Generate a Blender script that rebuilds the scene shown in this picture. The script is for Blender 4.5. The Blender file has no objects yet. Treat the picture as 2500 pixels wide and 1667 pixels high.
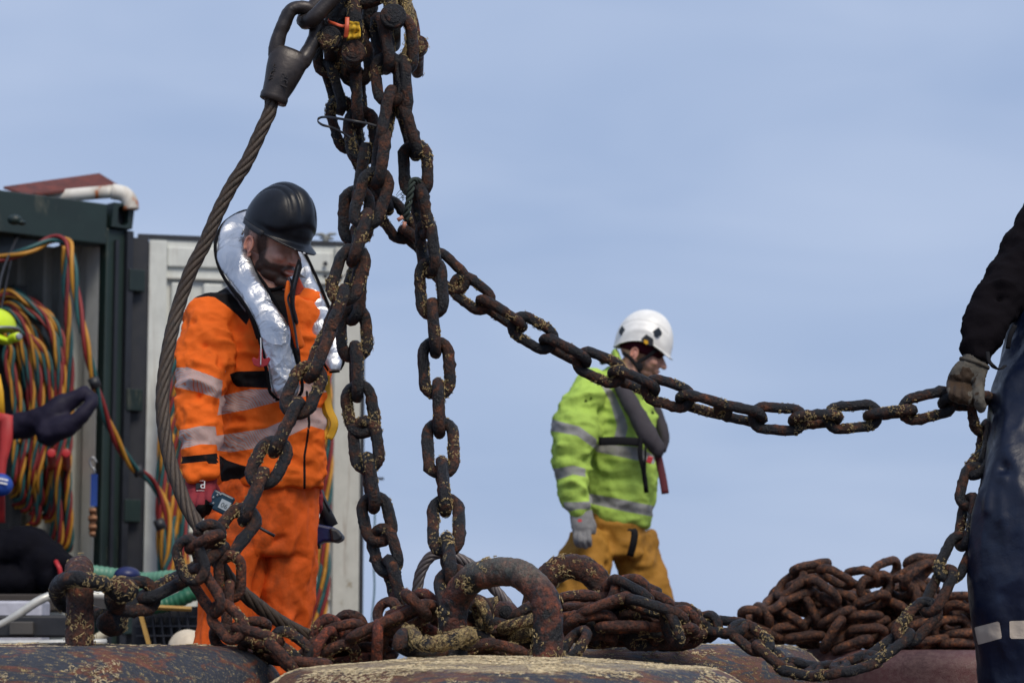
import bpy, bmesh, math, random
import numpy as np
from mathutils import Vector, Matrix
R = math.radians
random.seed(7)
SC = bpy.context.scene
COL = SC.collection

# ---------------------------------------------------------------- camera, sky, sun, exposure
FPX = 2500 * 85 / 36.0                      # focal length in photograph pixels (85 mm on a 36 mm sensor)
EYE = np.array([0.0, 0.0, 0.42])
TILT = math.atan((1562 - 833.5) / FPX)
cam = bpy.data.cameras.new("camera")
cam.lens = 85; cam.sensor_width = 36; cam.clip_start = 0.1; cam.clip_end = 9000
cam.dof.use_dof = True; cam.dof.focus_distance = 7.0; cam.dof.aperture_fstop = 4.0
camo = bpy.data.objects.new("camera", cam); COL.objects.link(camo)
camo.location = EYE; camo.rotation_euler = (R(90) + TILT, 0, 0)
SC.camera = camo

SUN_EL, SUN_AZ = 50, 26                     # sun high to the right, behind the photographer
world = bpy.data.worlds.new("World"); SC.world = world; world.use_nodes = True
wn = world.node_tree; wn.nodes.clear()
def wnode(t, **k):
    n = wn.nodes.new(t)
    for a, b in k.items(): setattr(n, a, b)
    return n
sky = wnode("ShaderNodeTexSky", sky_type='NISHITA'); sky.sun_disc = False
sky.sun_elevation = R(SUN_EL); sky.sun_rotation = R(180 - SUN_AZ) ; sky.altitude = 0
sky.air_density = 1.0; sky.dust_density = 1.5
tc = wnode("ShaderNodeTexCoord")
mp = wnode("ShaderNodeMapping"); mp.inputs['Scale'].default_value = (3.2, 3.2, 11.0)
nz = wnode("ShaderNodeTexNoise"); nz.inputs['Scale'].default_value = 1.7; nz.inputs['Detail'].default_value = 3
nz.inputs['Roughness'].default_value = 0.45; nz.inputs['Distortion'].default_value = 0.4
rp = wnode("ShaderNodeValToRGB")            # thin high cloud veil, a shade lighter and darker in soft banks
rp.color_ramp.elements[0].position = 0.30; rp.color_ramp.elements[0].color = (3.62, 4.72, 7.00, 1)
rp.color_ramp.elements[1].position = 0.72; rp.color_ramp.elements[1].color = (4.75, 5.75, 7.85, 1)
mx = wnode("ShaderNodeMix", data_type='RGBA'); mx.inputs['Factor'].default_value = 0.93
bg = wnode("ShaderNodeBackground"); bg.inputs['Strength'].default_value = 0.1
wo = wnode("ShaderNodeOutputWorld")
L = wn.links.new
L(tc.outputs['Generated'], mp.inputs['Vector']); L(mp.outputs[0], nz.inputs['Vector']); L(nz.outputs['Fac'], rp.inputs['Fac'])
L(sky.outputs[0], mx.inputs['A']); L(rp.outputs[0], mx.inputs['B']); L(mx.outputs['Result'], bg.inputs['Color']); L(bg.outputs[0], wo.inputs[0])

sun = bpy.data.lights.new("sun", 'SUN'); sun.energy = 3.1; sun.angle = R(26); sun.color = (1.0, 0.90, 0.76)
suno = bpy.data.objects.new("sun", sun); COL.objects.link(suno); suno.location = (0, 0, 30)
_d = Vector((math.sin(R(SUN_AZ)) * math.cos(R(SUN_EL)), -math.cos(R(SUN_AZ)) * math.cos(R(SUN_EL)), math.sin(R(SUN_EL))))
suno.rotation_euler = _d.to_track_quat('Z', 'Y').to_euler()
SC.view_settings.view_transform = 'Standard'; SC.view_settings.look = 'None'
SC.view_settings.exposure = 0.0; SC.view_settings.gamma = 1.0

# ---------------------------------------------------------------- placing: a photograph pixel and a depth give a point of the place
_F = np.array([0, math.cos(TILT), math.sin(TILT)]); _U = np.array([0, -math.sin(TILT), math.cos(TILT)]); _R = np.array([1.0, 0, 0])
def W(x, y, Y):
    d = _F + _R * ((x - 1250) / FPX) + _U * ((833.5 - y) / FPX)
    return EYE + d * (Y / d[1])
def fr(x0, y0, s):
    return lambda x, y, Y: W(x0 + x / s, y0 + y / s, Y)
D = fr(0, 0, 0.9408)
SD = 0.9408 * FPX                           # overview pixels per metre at distance 1
def proj(V):                                # world points -> overview pixels
    P = V - EYE
    z = P @ _F
    return np.stack([(1250 + FPX * (P @ _R) / z) * 0.9408, (833.5 - FPX * (P @ _U) / z) * 0.9408], 1)

# ---------------------------------------------------------------- noise
def _hash(ix, iy, iz, s):
    h = (ix * 374761393 + iy * 668265263 + iz * 2147483647 + s * 1274126177) & 0xffffffff
    h = ((h ^ (h >> 13)) * 1274126177) & 0xffffffff
    h = ((h ^ (h >> 16)) * 2246822519) & 0xffffffff
    return ((h ^ (h >> 15)) & 0xffffff) / float(0xffffff)
def vnoise(P, scale, seed=0):
    P = np.asarray(P) * scale
    i = np.floor(P).astype(np.int64); f = P - i; f = f * f * (3 - 2 * f)
    r = 0
    for dx in (0, 1):
        for dy in (0, 1):
            for dz in (0, 1):
                w = (f[:, 0] if dx else 1 - f[:, 0]) * (f[:, 1] if dy else 1 - f[:, 1]) * (f[:, 2] if dz else 1 - f[:, 2])
                r = r + w * _hash(i[:, 0] + dx, i[:, 1] + dy, i[:, 2] + dz, seed)
    return r * 2 - 1
def fbm(P, scale, seed=0, n=3):
    return sum(vnoise(P, scale * 2 ** k, seed + k) * 0.5 ** k for k in range(n))

# ---------------------------------------------------------------- mesh helpers
def mesh(name, V, F, mats=(), smooth=True, fm=None):
    me = bpy.data.meshes.new(name)
    me.from_pydata([tuple(map(float, v)) for v in V], [], F)
    if mats and not isinstance(mats, (list, tuple)): mats = [mats]
    for m in mats: me.materials.append(m)
    if smooth: me.polygons.foreach_set('use_smooth', [True] * len(me.polygons))
    if fm is not None: me.polygons.foreach_set('material_index', fm)
    me.update()
    return me
def obj(name, me, parent=None, loc=None):
    o = bpy.data.objects.new(name, me); COL.objects.link(o)
    if parent is not None: o.parent = parent
    if loc is not None: o.location = loc
    return o
def tag(o, label=None, cat=None, group=None, kind=None):
    if label: o['label'] = label
    if cat: o['category'] = cat
    if group: o['group'] = group
    if kind: o['kind'] = kind
    return o
def empty(name, loc, label, cat, group=None):
    o = obj(name, None); o.location = Vector(loc); o.empty_display_size = 0.1
    return tag(o, label, cat, group)
class MB:
    """collects shapes, in world coordinates, into one mesh"""
    def __init__(s): s.V = []; s.F = []; s.n = 0
    def add(s, V, F):
        V = np.asarray(V, float)
        s.V.append(V); s.F += [tuple(i + s.n for i in f) for f in F]; s.n += len(V); return s
    def arr(s): return np.concatenate(s.V)
    def build(s, name, mat, parent=None, smooth=True, bevel=0, origin=None):
        V = s.arr()
        if parent is not None:
            par = parent; off = np.zeros(3)
            while par is not None: off += np.array(par.location); par = par.parent
            V = V - off
        loc = None
        if parent is None and origin is not None:
            V = V - np.asarray(origin, float); loc = Vector([float(q) for q in origin])
        o = obj(name, mesh(name, V, s.F, mat, smooth), parent, loc)
        if bevel:
            b = o.modifiers.new("bevel", 'BEVEL'); b.width = bevel; b.segments = 2; b.limit_method = 'ANGLE'; b.angle_limit = R(40)
        return o
def unit(v):
    v = np.asarray(v, float); return v / (np.linalg.norm(v) + 1e-12)
def frames(P, closed=False, ref=None):
    P = np.asarray(P, float); n = len(P)
    T = np.empty_like(P)
    for i in range(n):
        a = P[(i - 1) % n] if (closed or i > 0) else P[i]
        b = P[(i + 1) % n] if (closed or i < n - 1) else P[i]
        T[i] = unit(b - a)
    N = np.empty_like(P)
    if ref is None:
        ref = np.array([0, 0, 1.0]) if abs(T[0][2]) < 0.9 else np.array([1.0, 0, 0])
        N[0] = unit(ref - T[0] * (ref @ T[0]))
        for i in range(1, n):
            v = N[i - 1] - T[i] * (N[i - 1] @ T[i]); N[i] = unit(v)
    else:
        ref = np.asarray(ref, float)
        for i in range(n): N[i] = unit(ref - T[i] * (ref @ T[i]))
    return T, N, np.cross(T, N)
def spline(P, n):
    """Catmull-Rom through rows of P (any width), n samples per span"""
    P = np.asarray(P, float); out = []
    Q = np.vstack([2 * P[0] - P[1], P, 2 * P[-1] - P[-2]])
    for i in range(1, len(Q) - 2):
        for k in range(n):
            t = k / n
            out.append(0.5 * ((2 * Q[i]) + (-Q[i - 1] + Q[i + 1]) * t + (2 * Q[i - 1] - 5 * Q[i] + 4 * Q[i + 1] - Q[i + 2]) * t * t + (-Q[i - 1] + 3 * Q[i] - 3 * Q[i + 1] + Q[i + 2]) * t ** 3))
    out.append(Q[-2]); return np.array(out)
def tube(P, r, seg=10, closed=False, r2=None, ref=None, caps=True, cap_round=False):
    """r along N, r2 along B"""
    P = np.asarray(P, float); n = len(P)
    r = np.broadcast_to(np.asarray(r, float), (n,)).copy()
    r2 = r.copy() if r2 is None else np.broadcast_to(np.asarray(r2, float), (n,)).copy()
    if cap_round and not closed:
        a, b = unit(P[0] - P[1]), unit(P[-1] - P[-2])
        ang = [R(80), R(58), R(30)]
        rs, re_ = min(r[0], r2[0]), min(r[-1], r2[-1])
        P = np.vstack([[P[0] + a * rs * math.sin(q) for q in ang], P, [P[-1] + b * re_ * math.sin(q) for q in ang[::-1]]])
        r = np.concatenate([[r[0] * math.cos(q) for q in ang], r, [r[-1] * math.cos(q) for q in ang[::-1]]])
        r2 = np.concatenate([[r2[0] * math.cos(q) for q in ang], r2, [r2[-1] * math.cos(q) for q in ang[::-1]]])
        n = len(P)
    T, N, B = frames(P, closed, ref)
    a = np.linspace(0, 2 * np.pi, seg, endpoint=False)
    V = (P[:, None, :] + (np.cos(a)[None, :, None] * N[:, None, :]) * r[:, None, None] + (np.sin(a)[None, :, None] * B[:, None, :]) * r2[:, None, None]).reshape(-1, 3)
    F = []
    for i in range(n if closed else n - 1):
        j = (i + 1) % n
        for k in range(seg):
            l = (k + 1) % seg
            F.append((i * seg + k, i * seg + l, j * seg + l, j * seg + k))
    if caps and not closed:
        F.append(tuple(range(seg))[::-1]); F.append(tuple((n - 1) * seg + k for k in range(seg)))
    return V, F
def box(c, size, rot=None):
    c = np.asarray(c, float); h = np.asarray(size, float) / 2
    V = np.array([[x, y, z] for x in (-1, 1) for y in (-1, 1) for z in (-1, 1)], float) * h
    if rot is not None: V = V @ np.asarray(rot).T
    F = [(0, 1, 3, 2), (4, 6, 7, 5), (0, 4, 5, 1), (2, 3, 7, 6), (0, 2, 6, 4), (1, 5, 7, 3)]
    return V + c, F
def sphere(c, r, rot=None, seg=16, rings=10):
    r = np.broadcast_to(np.asarray(r, float), (3,)); V = [[0, 0, 1.0]]
    for i in range(1, rings):
        t = math.pi * i / rings
        for k in range(seg):
            a = 2 * math.pi * k / seg; V.append([math.sin(t) * math.cos(a), math.sin(t) * math.sin(a), math.cos(t)])
    V.append([0, 0, -1.0]); F = []
    for k in range(seg):
        F.append((0, 1 + k, 1 + (k + 1) % seg))
        for i in range(rings - 2):
            a = 1 + i * seg + k; b = 1 + i * seg + (k + 1) % seg; F.append((a, a + seg, b + seg, b))
        a = 1 + (rings - 2) * seg + k; b = 1 + (rings - 2) * seg + (k + 1) % seg; F.append((a, len(V) - 1, b))
    V = np.array(V) * r
    if rot is not None: V = V @ np.asarray(rot).T
    return V + np.asarray(c, float), F
def rotm(axis, deg): return np.array(Matrix.Rotation(R(deg), 3, axis if isinstance(axis, str) else Vector(axis)))
def prism(poly, depth, o=(0, 0, 0), ex=(1, 0, 0), ey=(0, 0, 1), en=(0, 1, 0)):
    """outline in the ex/ey plane, thickness along en"""
    o, ex, ey, en = (np.asarray(q, float) for q in (o, ex, ey, en)); n = len(poly)
    V = [o + ex * x + ey * y for x, y in poly] + [o + ex * x + ey * y + en * depth for x, y in poly]
    F = [tuple(range(n))[::-1], tuple(range(n, 2 * n))] + [(i, (i + 1) % n, n + (i + 1) % n, n + i) for i in range(n)]
    return np.array(V), F
def normals(V, F):
    me = bpy.data.meshes.new("t"); me.from_pydata([tuple(v) for v in V], [], F)
    N = np.empty(len(V) * 3); me.vertices.foreach_get('normal', N) if False else None
    N = np.array([v.normal[:] for v in me.vertices]); bpy.data.meshes.remove(me); return N
def fuse(mb, voxel, smooth_it=6, factor=0.5):
    """union of overlapping closed shapes as one continuous skin"""
    me = mesh("t", mb.arr(), mb.F, smooth=False)
    o = bpy.data.objects.new("t", me); COL.objects.link(o)
    m = o.modifiers.new("r", 'REMESH'); m.mode = 'VOXEL'; m.voxel_size = voxel
    s = o.modifiers.new("s", 'SMOOTH'); s.factor = factor; s.iterations = smooth_it
    dg = bpy.context.evaluated_depsgraph_get(); dg.update()
    e = bpy.data.meshes.new_from_object(o.evaluated_get(dg))
    V = np.empty(len(e.vertices) * 3); e.vertices.foreach_get('co', V); V = V.reshape(-1, 3)
    N = np.empty(len(e.vertices) * 3); e.vertex_normals.foreach_get('vector', N); N = N.reshape(-1, 3)
    F = [tuple(p.vertices) for p in e.polygons]
    bpy.data.objects.remove(o); bpy.data.meshes.remove(me); bpy.data.meshes.remove(e)
    return V, N, F
def pdist(uv, poly):
    """signed distance to a polygon, positive inside"""
    p = np.asarray(poly, float); n = len(p)
    d = np.full(len(uv), 1e9); ins = np.zeros(len(uv), bool)
    for i in range(n):
        a, b = p[i], p[(i + 1) % n]; e = b - a; w = uv - a
        t = np.clip((w @ e) / (e @ e + 1e-9), 0, 1)
        d = np.minimum(d, np.linalg.norm(w - t[:, None] * e, axis=1))
        c = ((a[1] > uv[:, 1]) != (b[1] > uv[:, 1]))
        with np.errstate(divide='ignore', invalid='ignore'):
            xx = (b[0] - a[0]) * (uv[:, 1] - a[1]) / (b[1] - a[1] + 1e-12) + a[0]
        ins ^= c & (uv[:, 0] < xx)
    return np.where(ins, d, -d)
def segd(V, a, b):
    e = b - a; w = V - a; t = np.clip((w @ e) / (e @ e + 1e-9), 0, 1)
    return np.linalg.norm(w - t[:, None] * e, axis=1)
def attr(me, name, vals):
    a = me.attributes.new(name, 'FLOAT', 'POINT'); a.data.foreach_set('value', np.asarray(vals, np.float32))
def skin_obj(name, V, F, mat, parent, attrs=None):
    off = np.zeros(3); par = parent
    while par is not None: off += np.array(par.location); par = par.parent
    me = mesh(name, V - off, F, mat)
    for k, v in (attrs or {}).items(): attr(me, k, v)
    return obj(name, me, parent)

# ---------------------------------------------------------------- materials
class NT:
    def __init__(s, name):
        s.m = bpy.data.materials.new(name); s.m.use_nodes = True; s.t = s.m.node_tree; s.t.nodes.clear()
        s.o = s.t.nodes.new("ShaderNodeOutputMaterial"); s.p = s.t.nodes.new("ShaderNodeBsdfPrincipled")
        s.t.links.new(s.p.outputs[0], s.o.inputs[0]); s._c = None
    def n(s, t, **k):
        x = s.t.nodes.new("ShaderNode" + t)
        for a, b in k.items(): setattr(x, a, b)
        return x
    def l(s, a, b): s.t.links.new(a, b)
    def coord(s, rnd=True):
        if s._c is None:
            c = s.n("TexCoord").outputs['Object']
            if rnd:
                oi = s.n("ObjectInfo"); ml = s.n("Math", operation='MULTIPLY'); ml.inputs[1].default_value = 37.0
                s.l(oi.outputs['Random'], ml.inputs[0])
                ad = s.n("VectorMath", operation='ADD'); s.l(c, ad.inputs[0]); s.l(ml.outputs[0], ad.inputs[1]); c = ad.outputs[0]
            s._c = c
        return s._c
    def noise(s, scale, detail=3, rough=0.55, dist=0, vec=None, sc=None):
        x = s.n("TexNoise"); x.inputs['Scale'].default_value = scale; x.inputs['Detail'].default_value = detail
        x.inputs['Roughness'].default_value = rough; x.inputs['Distortion'].default_value = dist
        v = vec or s.coord()
        if sc:
            mm = s.n("Mapping"); mm.inputs['Scale'].default_value = sc; s.l(v, mm.inputs[0]); v = mm.outputs[0]
        s.l(v, x.inputs['Vector']); return x.outputs['Fac']
    def ramp(s, f, *st):
        x = s.n("ValToRGB"); e = x.color_ramp.elements
        while len(e) < len(st): e.new(0.5)
        for q, (p, c) in zip(e, st):
            q.position = p; q.color = (c, c, c, 1) if isinstance(c, (int, float)) else (*c, 1)
        s.l(f, x.inputs[0]); return x.outputs[0]
    def mix(s, f, a, b, mode='MIX'):
        x = s.n("Mix", data_type='RGBA', blend_type=mode)
        for v, i in ((f, 'Factor'), (a, 'A'), (b, 'B')):
            if isinstance(v, (int, float)): x.inputs[i].default_value = v if i == 'Factor' else (v, v, v, 1)
            elif isinstance(v, tuple): x.inputs[i].default_value = (*v, 1)
            else: s.l(v, x.inputs[i])
        return x.outputs['Result']
    def math(s, op, a, b=0.0, c=None):
        x = s.n("Math", operation=op)
        for i, v in enumerate((a, b) if c is None else (a, b, c)):
            if isinstance(v, (int, float)): x.inputs[i].default_value = v
            else: s.l(v, x.inputs[i])
        return x.outputs[0]
    def attr(s, name): return s.n("Attribute", attribute_name=name).outputs['Fac']
    def set(s, k, v):
        if isinstance(v, (int, float)): s.p.inputs[k].default_value = v
        elif isinstance(v, tuple): s.p.inputs[k].default_value = (*v, 1)
        else: s.l(v, s.p.inputs[k])
    def bump(s, h, strength=0.4, dist=0.004):
        b = s.n("Bump"); b.inputs['Strength'].default_value = strength; b.inputs['Distance'].default_value = dist
        s.l(h, b.inputs['Height']); s.l(b.outputs[0], s.p.inputs['Normal'])
def plain(name, col, rough=0.6, metal=0.0, var=0.15, scale=20, bump=0.15, spec=None):
    t = NT(name); f = t.noise(scale, 4, 0.6)
    a = tuple(c * (1 - var) for c in col); b = tuple(min(1, c * (1 + var)) for c in col)
    t.set('Base Color', t.ramp(f, (0.3, a), (0.7, b))); t.set('Metallic', metal)
    t.set('Roughness', t.ramp(f, (0.3, max(0.05, rough - 0.08)), (0.7, min(1, rough + 0.08))))
    if spec is not None: t.set('Specular IOR Level', spec)
    if bump: t.bump(t.noise(scale * 4, 3), bump, 0.003)
    return t.m
def worms(t, scale, width=0.025):
    """thin curling lines: contour lines of a distorted noise"""
    f = t.noise(scale, 1, 0.5, 1.6)
    g = t.noise(scale * 1.3, 1, 0.5, 1.2)
    a = t.math('LESS_THAN', t.math('ABSOLUTE', t.math('SUBTRACT', f, 0.5)), width)
    b = t.math('LESS_THAN', t.math('ABSOLUTE', t.math('SUBTRACT', g, 0.47)), width)
    return t.math('MAXIMUM', a, b)
def iron(name, rust=0.5, growth=0.4, warm=1.0, tar=(0.005, 0.006, 0.010), scale=1.0, lift=1.0, crown=None):
    """sea-worn iron: tar paint, brown rust, flecks of orange, dried tube-worm casts"""
    t = NT(name)
    p1 = t.noise(15 * scale, 5, 0.64, 0.6); p2 = t.noise(42 * scale, 5, 0.74); p3 = t.noise(17 * scale, 4, 0.66, 0.9, sc=(1, 1.3, 1.1))
    fine = t.noise(190 * scale, 4, 0.8); pit = t.noise(120 * scale, 3, 0.6, 0.3)
    k = warm * lift
    rc = t.ramp(p2, (0.32, (0.010 * k, 0.006, 0.005)), (0.47, (0.036 * k, 0.014 * lift, 0.009 * lift)), (0.60, (0.095 * k, 0.031 * lift, 0.014 * lift)), (0.74, (0.30 * k, 0.09 * lift, 0.025 * lift)))
    lo = 0.60 - 0.24 * rust
    col = t.mix(t.ramp(p1, (lo - 0.02, 0.0), (lo + 0.05, 1.0)), tar, rc)
    col = t.mix(t.ramp(pit, (0.36, 0.9), (0.46, 0.0)), col, (0.002, 0.002, 0.003))  # cavity shade of the pits painted into the colour
    col = t.mix(t.ramp(fine, (0.60, 0.0), (0.70, 0.35)), col, (0.13 * lift, 0.09 * lift, 0.065 * lift))
    if crown:
        sz = t.n("SeparateXYZ"); t.l(t.n("TexCoord").outputs['Object'], sz.inputs[0])
        cm_ = t.ramp(t.math('ADD', t.math('MULTIPLY', t.math('SUBTRACT', sz.outputs['Z'], crown), 11.0), t.math('ADD', t.math('MULTIPLY', sz.outputs['X'], 1.2), t.math('SUBTRACT', p2, 0.5))), (0.0, 0.0), (0.5, 0.6))
        col = t.mix(cm_, col, t.ramp(fine, (0.35, (0.035, 0.04, 0.038)), (0.6, (0.14, 0.15, 0.13)), (0.75, (0.34, 0.32, 0.22))))
    gm = t.ramp(p3, (0.68 - 0.22 * growth, 0.0), (0.73 - 0.22 * growth, 1.0))
    w = t.math('MULTIPLY', worms(t, 110 * scale, 0.034), t.math('MULTIPLY', gm, t.ramp(p2, (0.42, 0.0), (0.50, 1.0))))
    gc = t.ramp(fine, (0.35, (0.30, 0.18, 0.05)), (0.62, (0.80, 0.64, 0.30)))
    col = t.mix(t.math('MULTIPLY', gm, 0.22), col, (0.11, 0.08, 0.045))
    col = t.mix(w, col, gc)
    t.set('Base Color', col)
    t.set('Roughness', t.ramp(t.math('ADD', t.math('MULTIPLY', p1, 0.6), t.math('MULTIPLY', fine, 0.4)), (0.38, 0.27), (0.60, 0.80)))
    t.set('Specular IOR Level', 0.42)
    h = t.math('ADD', t.math('MULTIPLY', fine, 1.0), t.math('ADD', t.math('MULTIPLY', pit, 1.4), t.math('MULTIPLY', w, 0.9)))
    t.bump(h, 0.85, 0.006); return t.m
M = {}
M['chain'] = iron('iron_chain', 0.50, 0.15, 1.0, lift=0.85)
M['chain_dark'] = iron('iron_chain_dark', 0.25, 0.15)
M['chain_rust'] = iron('iron_chain_rusty', 1.35, -0.1, 1.1, lift=1.15)
M['chain_heap'] = iron('iron_chain_heap', 1.9, -0.8, 0.86, lift=2.0)
M['chain_orange'] = iron('iron_chain_orange', 1.7, -0.2, 1.5, lift=1.3)
M['grown'] = iron('iron_worm_covered', 0.6, 1.2)
M['eye_dark'] = iron('iron_eye_dark', 0.60, 0.0, 1.3, crown=0.560, scale=0.7, lift=1.3)
M['eye_rust'] = iron('iron_eye_rust', 1.2, 0.35, 1.1)
M['socket'] = plain('cast_socket', (0.030, 0.024, 0.023), 0.42, 0.25, var=0.5, scale=18, bump=0.35)
M['casts'] = plain('worm_casts', (0.40, 0.30, 0.14), 0.7, var=0.45, scale=60, bump=0)
M['casts_pale'] = plain('worm_casts_pale', (0.56, 0.46, 0.29), 0.75, var=0.4, scale=40, bump=0)
M['black'] = plain('black_cloth', (0.005, 0.005, 0.006), 0.9, spec=0.08)
M['webbing'] = plain('black_webbing', (0.008, 0.008, 0.010), 0.8, scale=200, spec=0.15)
M['rubber'] = plain('black_rubber', (0.015, 0.016, 0.02), 0.5)
M['navyblue'] = plain('navy_plastic', (0.006, 0.010, 0.07), 0.4)
M['yellow'] = plain('yellow_webbing', (0.62, 0.33, 0.01), 0.7)
M['red'] = plain('red_plastic', (0.40, 0.02, 0.025), 0.45)
M['white'] = plain('white_plastic', (0.75, 0.75, 0.74), 0.35, var=0.05)
M['steel'] = plain('galvanised_steel', (0.32, 0.33, 0.34), 0.4, 0.7)

# ================================================================ large structure
def structure(o): o['kind'] = 'structure'; return o
# sea, down to the horizon
t = NT("sea_water"); c = t.noise(0.6, 5, 0.6, sc=(1, 2.2, 1)); t.set('Base Color', (0.02, 0.035, 0.045)); t.set('Roughness', 0.12); t.bump(c, 0.6, 0.3)
structure(obj("sea", mesh("sea", [(-4000, -60, -2.2), (4000, -60, -2.2), (4000, 8000, -2.2), (-4000, 8000, -2.2)], [(0, 1, 2, 3)], t.m, False)))
# steel deck of the work barge, with its plating seams as low weld ridges
t = NT("deck_steel"); a = t.noise(3, 5, 0.65); b = t.noise(40, 4, 0.7)
t.set('Base Color', t.mix(t.ramp(a, (0.4, 0.0), (0.6, 1.0)), (0.05, 0.055, 0.06), t.ramp(b, (0.3, (0.05, 0.025, 0.018)), (0.7, (0.12, 0.05, 0.03))))); t.set('Roughness', 0.75); t.bump(b, 0.4)
dk = structure(MB().add(*box((0, 7.0, -0.15), (17, 19, 0.3))).build("deck", t.m, smooth=False))
mb = MB()
for x in (-6, -3, 0, 3, 6): mb.add(*box((x, 7.0, 0.003), (0.02, 18.9, 0.008)))
for y in (0, 4.5, 9, 13.5): mb.add(*box((0, y, 0.0035), (16.9, 0.02, 0.007)))
mb.build("weld_seam", t.m, dk, smooth=False)
t = NT("hull_paint"); t.set('Base Color', (0.03, 0.05, 0.08)); t.set('Roughness', 0.5)
structure(MB().add(*box((0, 7.0, -1.4), (16.8, 18.8, 2.2))).build("barge_hull", t.m, smooth=False, bevel=0.05))

# ---------------------------------------------------------------- mooring sinkers (thick round castings) and their eyes
def sinker_mat(name, tan=0.6, blue=0.5, redness=1.0, top=0.36, grain=(1, 1, 1)):
    t = NT(name)
    geo = t.n("NewGeometry"); sx = t.n("SeparateXYZ"); t.l(geo.outputs['Normal'], sx.inputs[0])
    st = t.noise(5, 5, 0.62, 1.1, sc=(1.0, 2.6, 5.0)); st2 = t.noise(16, 5, 0.7, 0.5, sc=(1.0, 3.0, 3.0)); fine = t.noise(330, 3, 0.75); sp = t.noise(60, 4, 0.7, sc=(0.6, 2.4, 2.0))
    rust = t.ramp(st2, (0.3, (0.03, 0.014, 0.010)), (0.5, (0.10 * redness, 0.036, 0.020)), (0.68, (0.17 * redness, 0.06, 0.028)), (0.8, (0.32, 0.12, 0.035)))
    tarc = t.ramp(sp, (0.35, (0.010, 0.012, 0.019)), (0.7, (0.045, 0.056, 0.085)))
    col = t.mix(t.ramp(st, (0.33 + 0.2 * blue, 1.0), (0.40 + 0.2 * blue, 0.0)), rust, tarc)
    tanc = t.ramp(t.noise(120, 4, 0.8, sc=(1, 1, 1)), (0.36, (0.07, 0.045, 0.035)), (0.46, (0.36, 0.27, 0.16)), (0.6, (0.62, 0.52, 0.33)), (0.7, (0.80, 0.72, 0.50)))
    up = t.ramp(sx.outputs['Z'], (0.80, 0.0), (0.985, 1.0))        # growth settles on the upward faces
    f = t.math('ADD', t.math('MULTIPLY', up, 0.42), t.math('ADD', t.math('MULTIPLY', sp, 0.5), t.math('MULTIPLY', st2, 0.35)))
    col = t.mix(t.math('MULTIPLY', t.ramp(f, (1.03 - 0.22 * tan, 0.0), (1.06 - 0.22 * tan, 1.0)), t.ramp(fine, (0.33, 0.35), (0.5, 1.0))), col, tanc)
    big = t.noise(9, 5, 0.7, 0.8, sc=(1, 1.6, 1)); col = t.mix(t.math('MULTIPLY', t.ramp(big, (0.56, 0.0), (0.64, 0.75)), up), col, t.ramp(fine, (0.35, (0.02, 0.022, 0.035)), (0.7, (0.10, 0.10, 0.14))))
    w = t.math('MULTIPLY', worms(t, 110, 0.03), t.ramp(sp, (0.52, 0.0), (0.6, 1.0)))
    col = t.mix(w, col, (0.52, 0.40, 0.18)); col = t.mix(t.ramp(fine, (0.32, 0.7), (0.42, 0.0)), col, (0.02, 0.012, 0.01))
    t.set('Base Color', col); t.set('Roughness', t.ramp(sp, (0.35, 0.34), (0.65, 0.8)))
    t.bump(t.math('ADD', t.math('MULTIPLY', fine, 0.6), t.math('ADD', sp, w)), 0.8, 0.006); return t.m
def sinker(cx, cy, Rr, top, crown, edge, mat, label, seed, wob=0.006, group="round cast mooring sinkers on the deck"):
    """lathed casting: slightly domed top, heavy rounded rim"""
    prof = []
    for k in range(15): 
        r = (Rr - edge) * k / 14; prof.append((r, top - crown * (k / 14) ** 2))
    z0 = top - crown
    for k in range(1, 13):
        a = R(90 * k / 12); prof.append((Rr - edge + edge * math.sin(a), z0 - edge * (1 - math.cos(a))))
    for k in range(1, 5): prof.append((Rr + 0.01 * k / 4, (z0 - edge) * (1 - k / 4) + 0.002 * k / 4))
    n = 128; V = [[cx, cy, top]]; F = []
    for r, z in prof[1:]:
        for k in range(n):
            a = 2 * math.pi * k / n; V.append([cx + r * math.cos(a), cy + r * math.sin(a), z])
    V = np.array(V)
    for k in range(n):
        F.append((0, 1 + k, 1 + (k + 1) % n))
        for i in range(len(prof) - 2):
            p = 1 + i * n + k; q = 1 + i * n + (k + 1) % n; F.append((p, p + n, q + n, q))
    F.append(tuple(range(1 + (len(prof) - 2) * n, 1 + (len(prof) - 1) * n))[::-1])
    V = V + np.stack([fbm(V, 3, seed), fbm(V, 3, seed + 9), fbm(V, 4, seed + 5) * 0.8], 1) * wob + np.stack([fbm(V, 22, seed + 2)] * 3, 1) * 0.0016
    V[:, 2] = np.maximum(V[:, 2], 0.0)
    o = MB().add(V, F).build("mooring_sinker", mat, origin=(cx, cy, 0))
    return tag(o, label, "mooring sinker", group)
c1 = D(1160, 1500, 6.35); c2 = D(90, 1500, 6.62); c3 = D(1440, 1500, 7.75)
M['sink1'] = sinker_mat("sinker_tan", 1.05, 0.50, 1.0); M['sink2'] = sinker_mat("sinker_blue_black", 0.42, 0.95, 1.2); M['sink3'] = sinker_mat("sinker_brown", 0.35, 0.55, 1.0)
S1 = sinker(c1[0], 6.35, 0.665, 0.377, 0.028, 0.16, M['sink1'], "front round iron sinker with a tan crusted top and two big lifting eyes", 3)
S2 = sinker(c2[0], 6.62, 0.665, 0.408, 0.004, 0.15, M['sink2'], "round iron sinker streaked blue black and rust, under the upright post eye", 11)
S3 = sinker(c3[0], 7.95, 0.66, 0.408, 0.006, 0.15, M['sink3'], "rear brown sinker half hidden behind the front one, chain running over its rim", 19)
t = NT("sinker_red_oxide"); a = t.noise(4, 5, 0.6); b = t.noise(50, 4, 0.7); f = t.noise(260, 3, 0.7)
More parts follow.
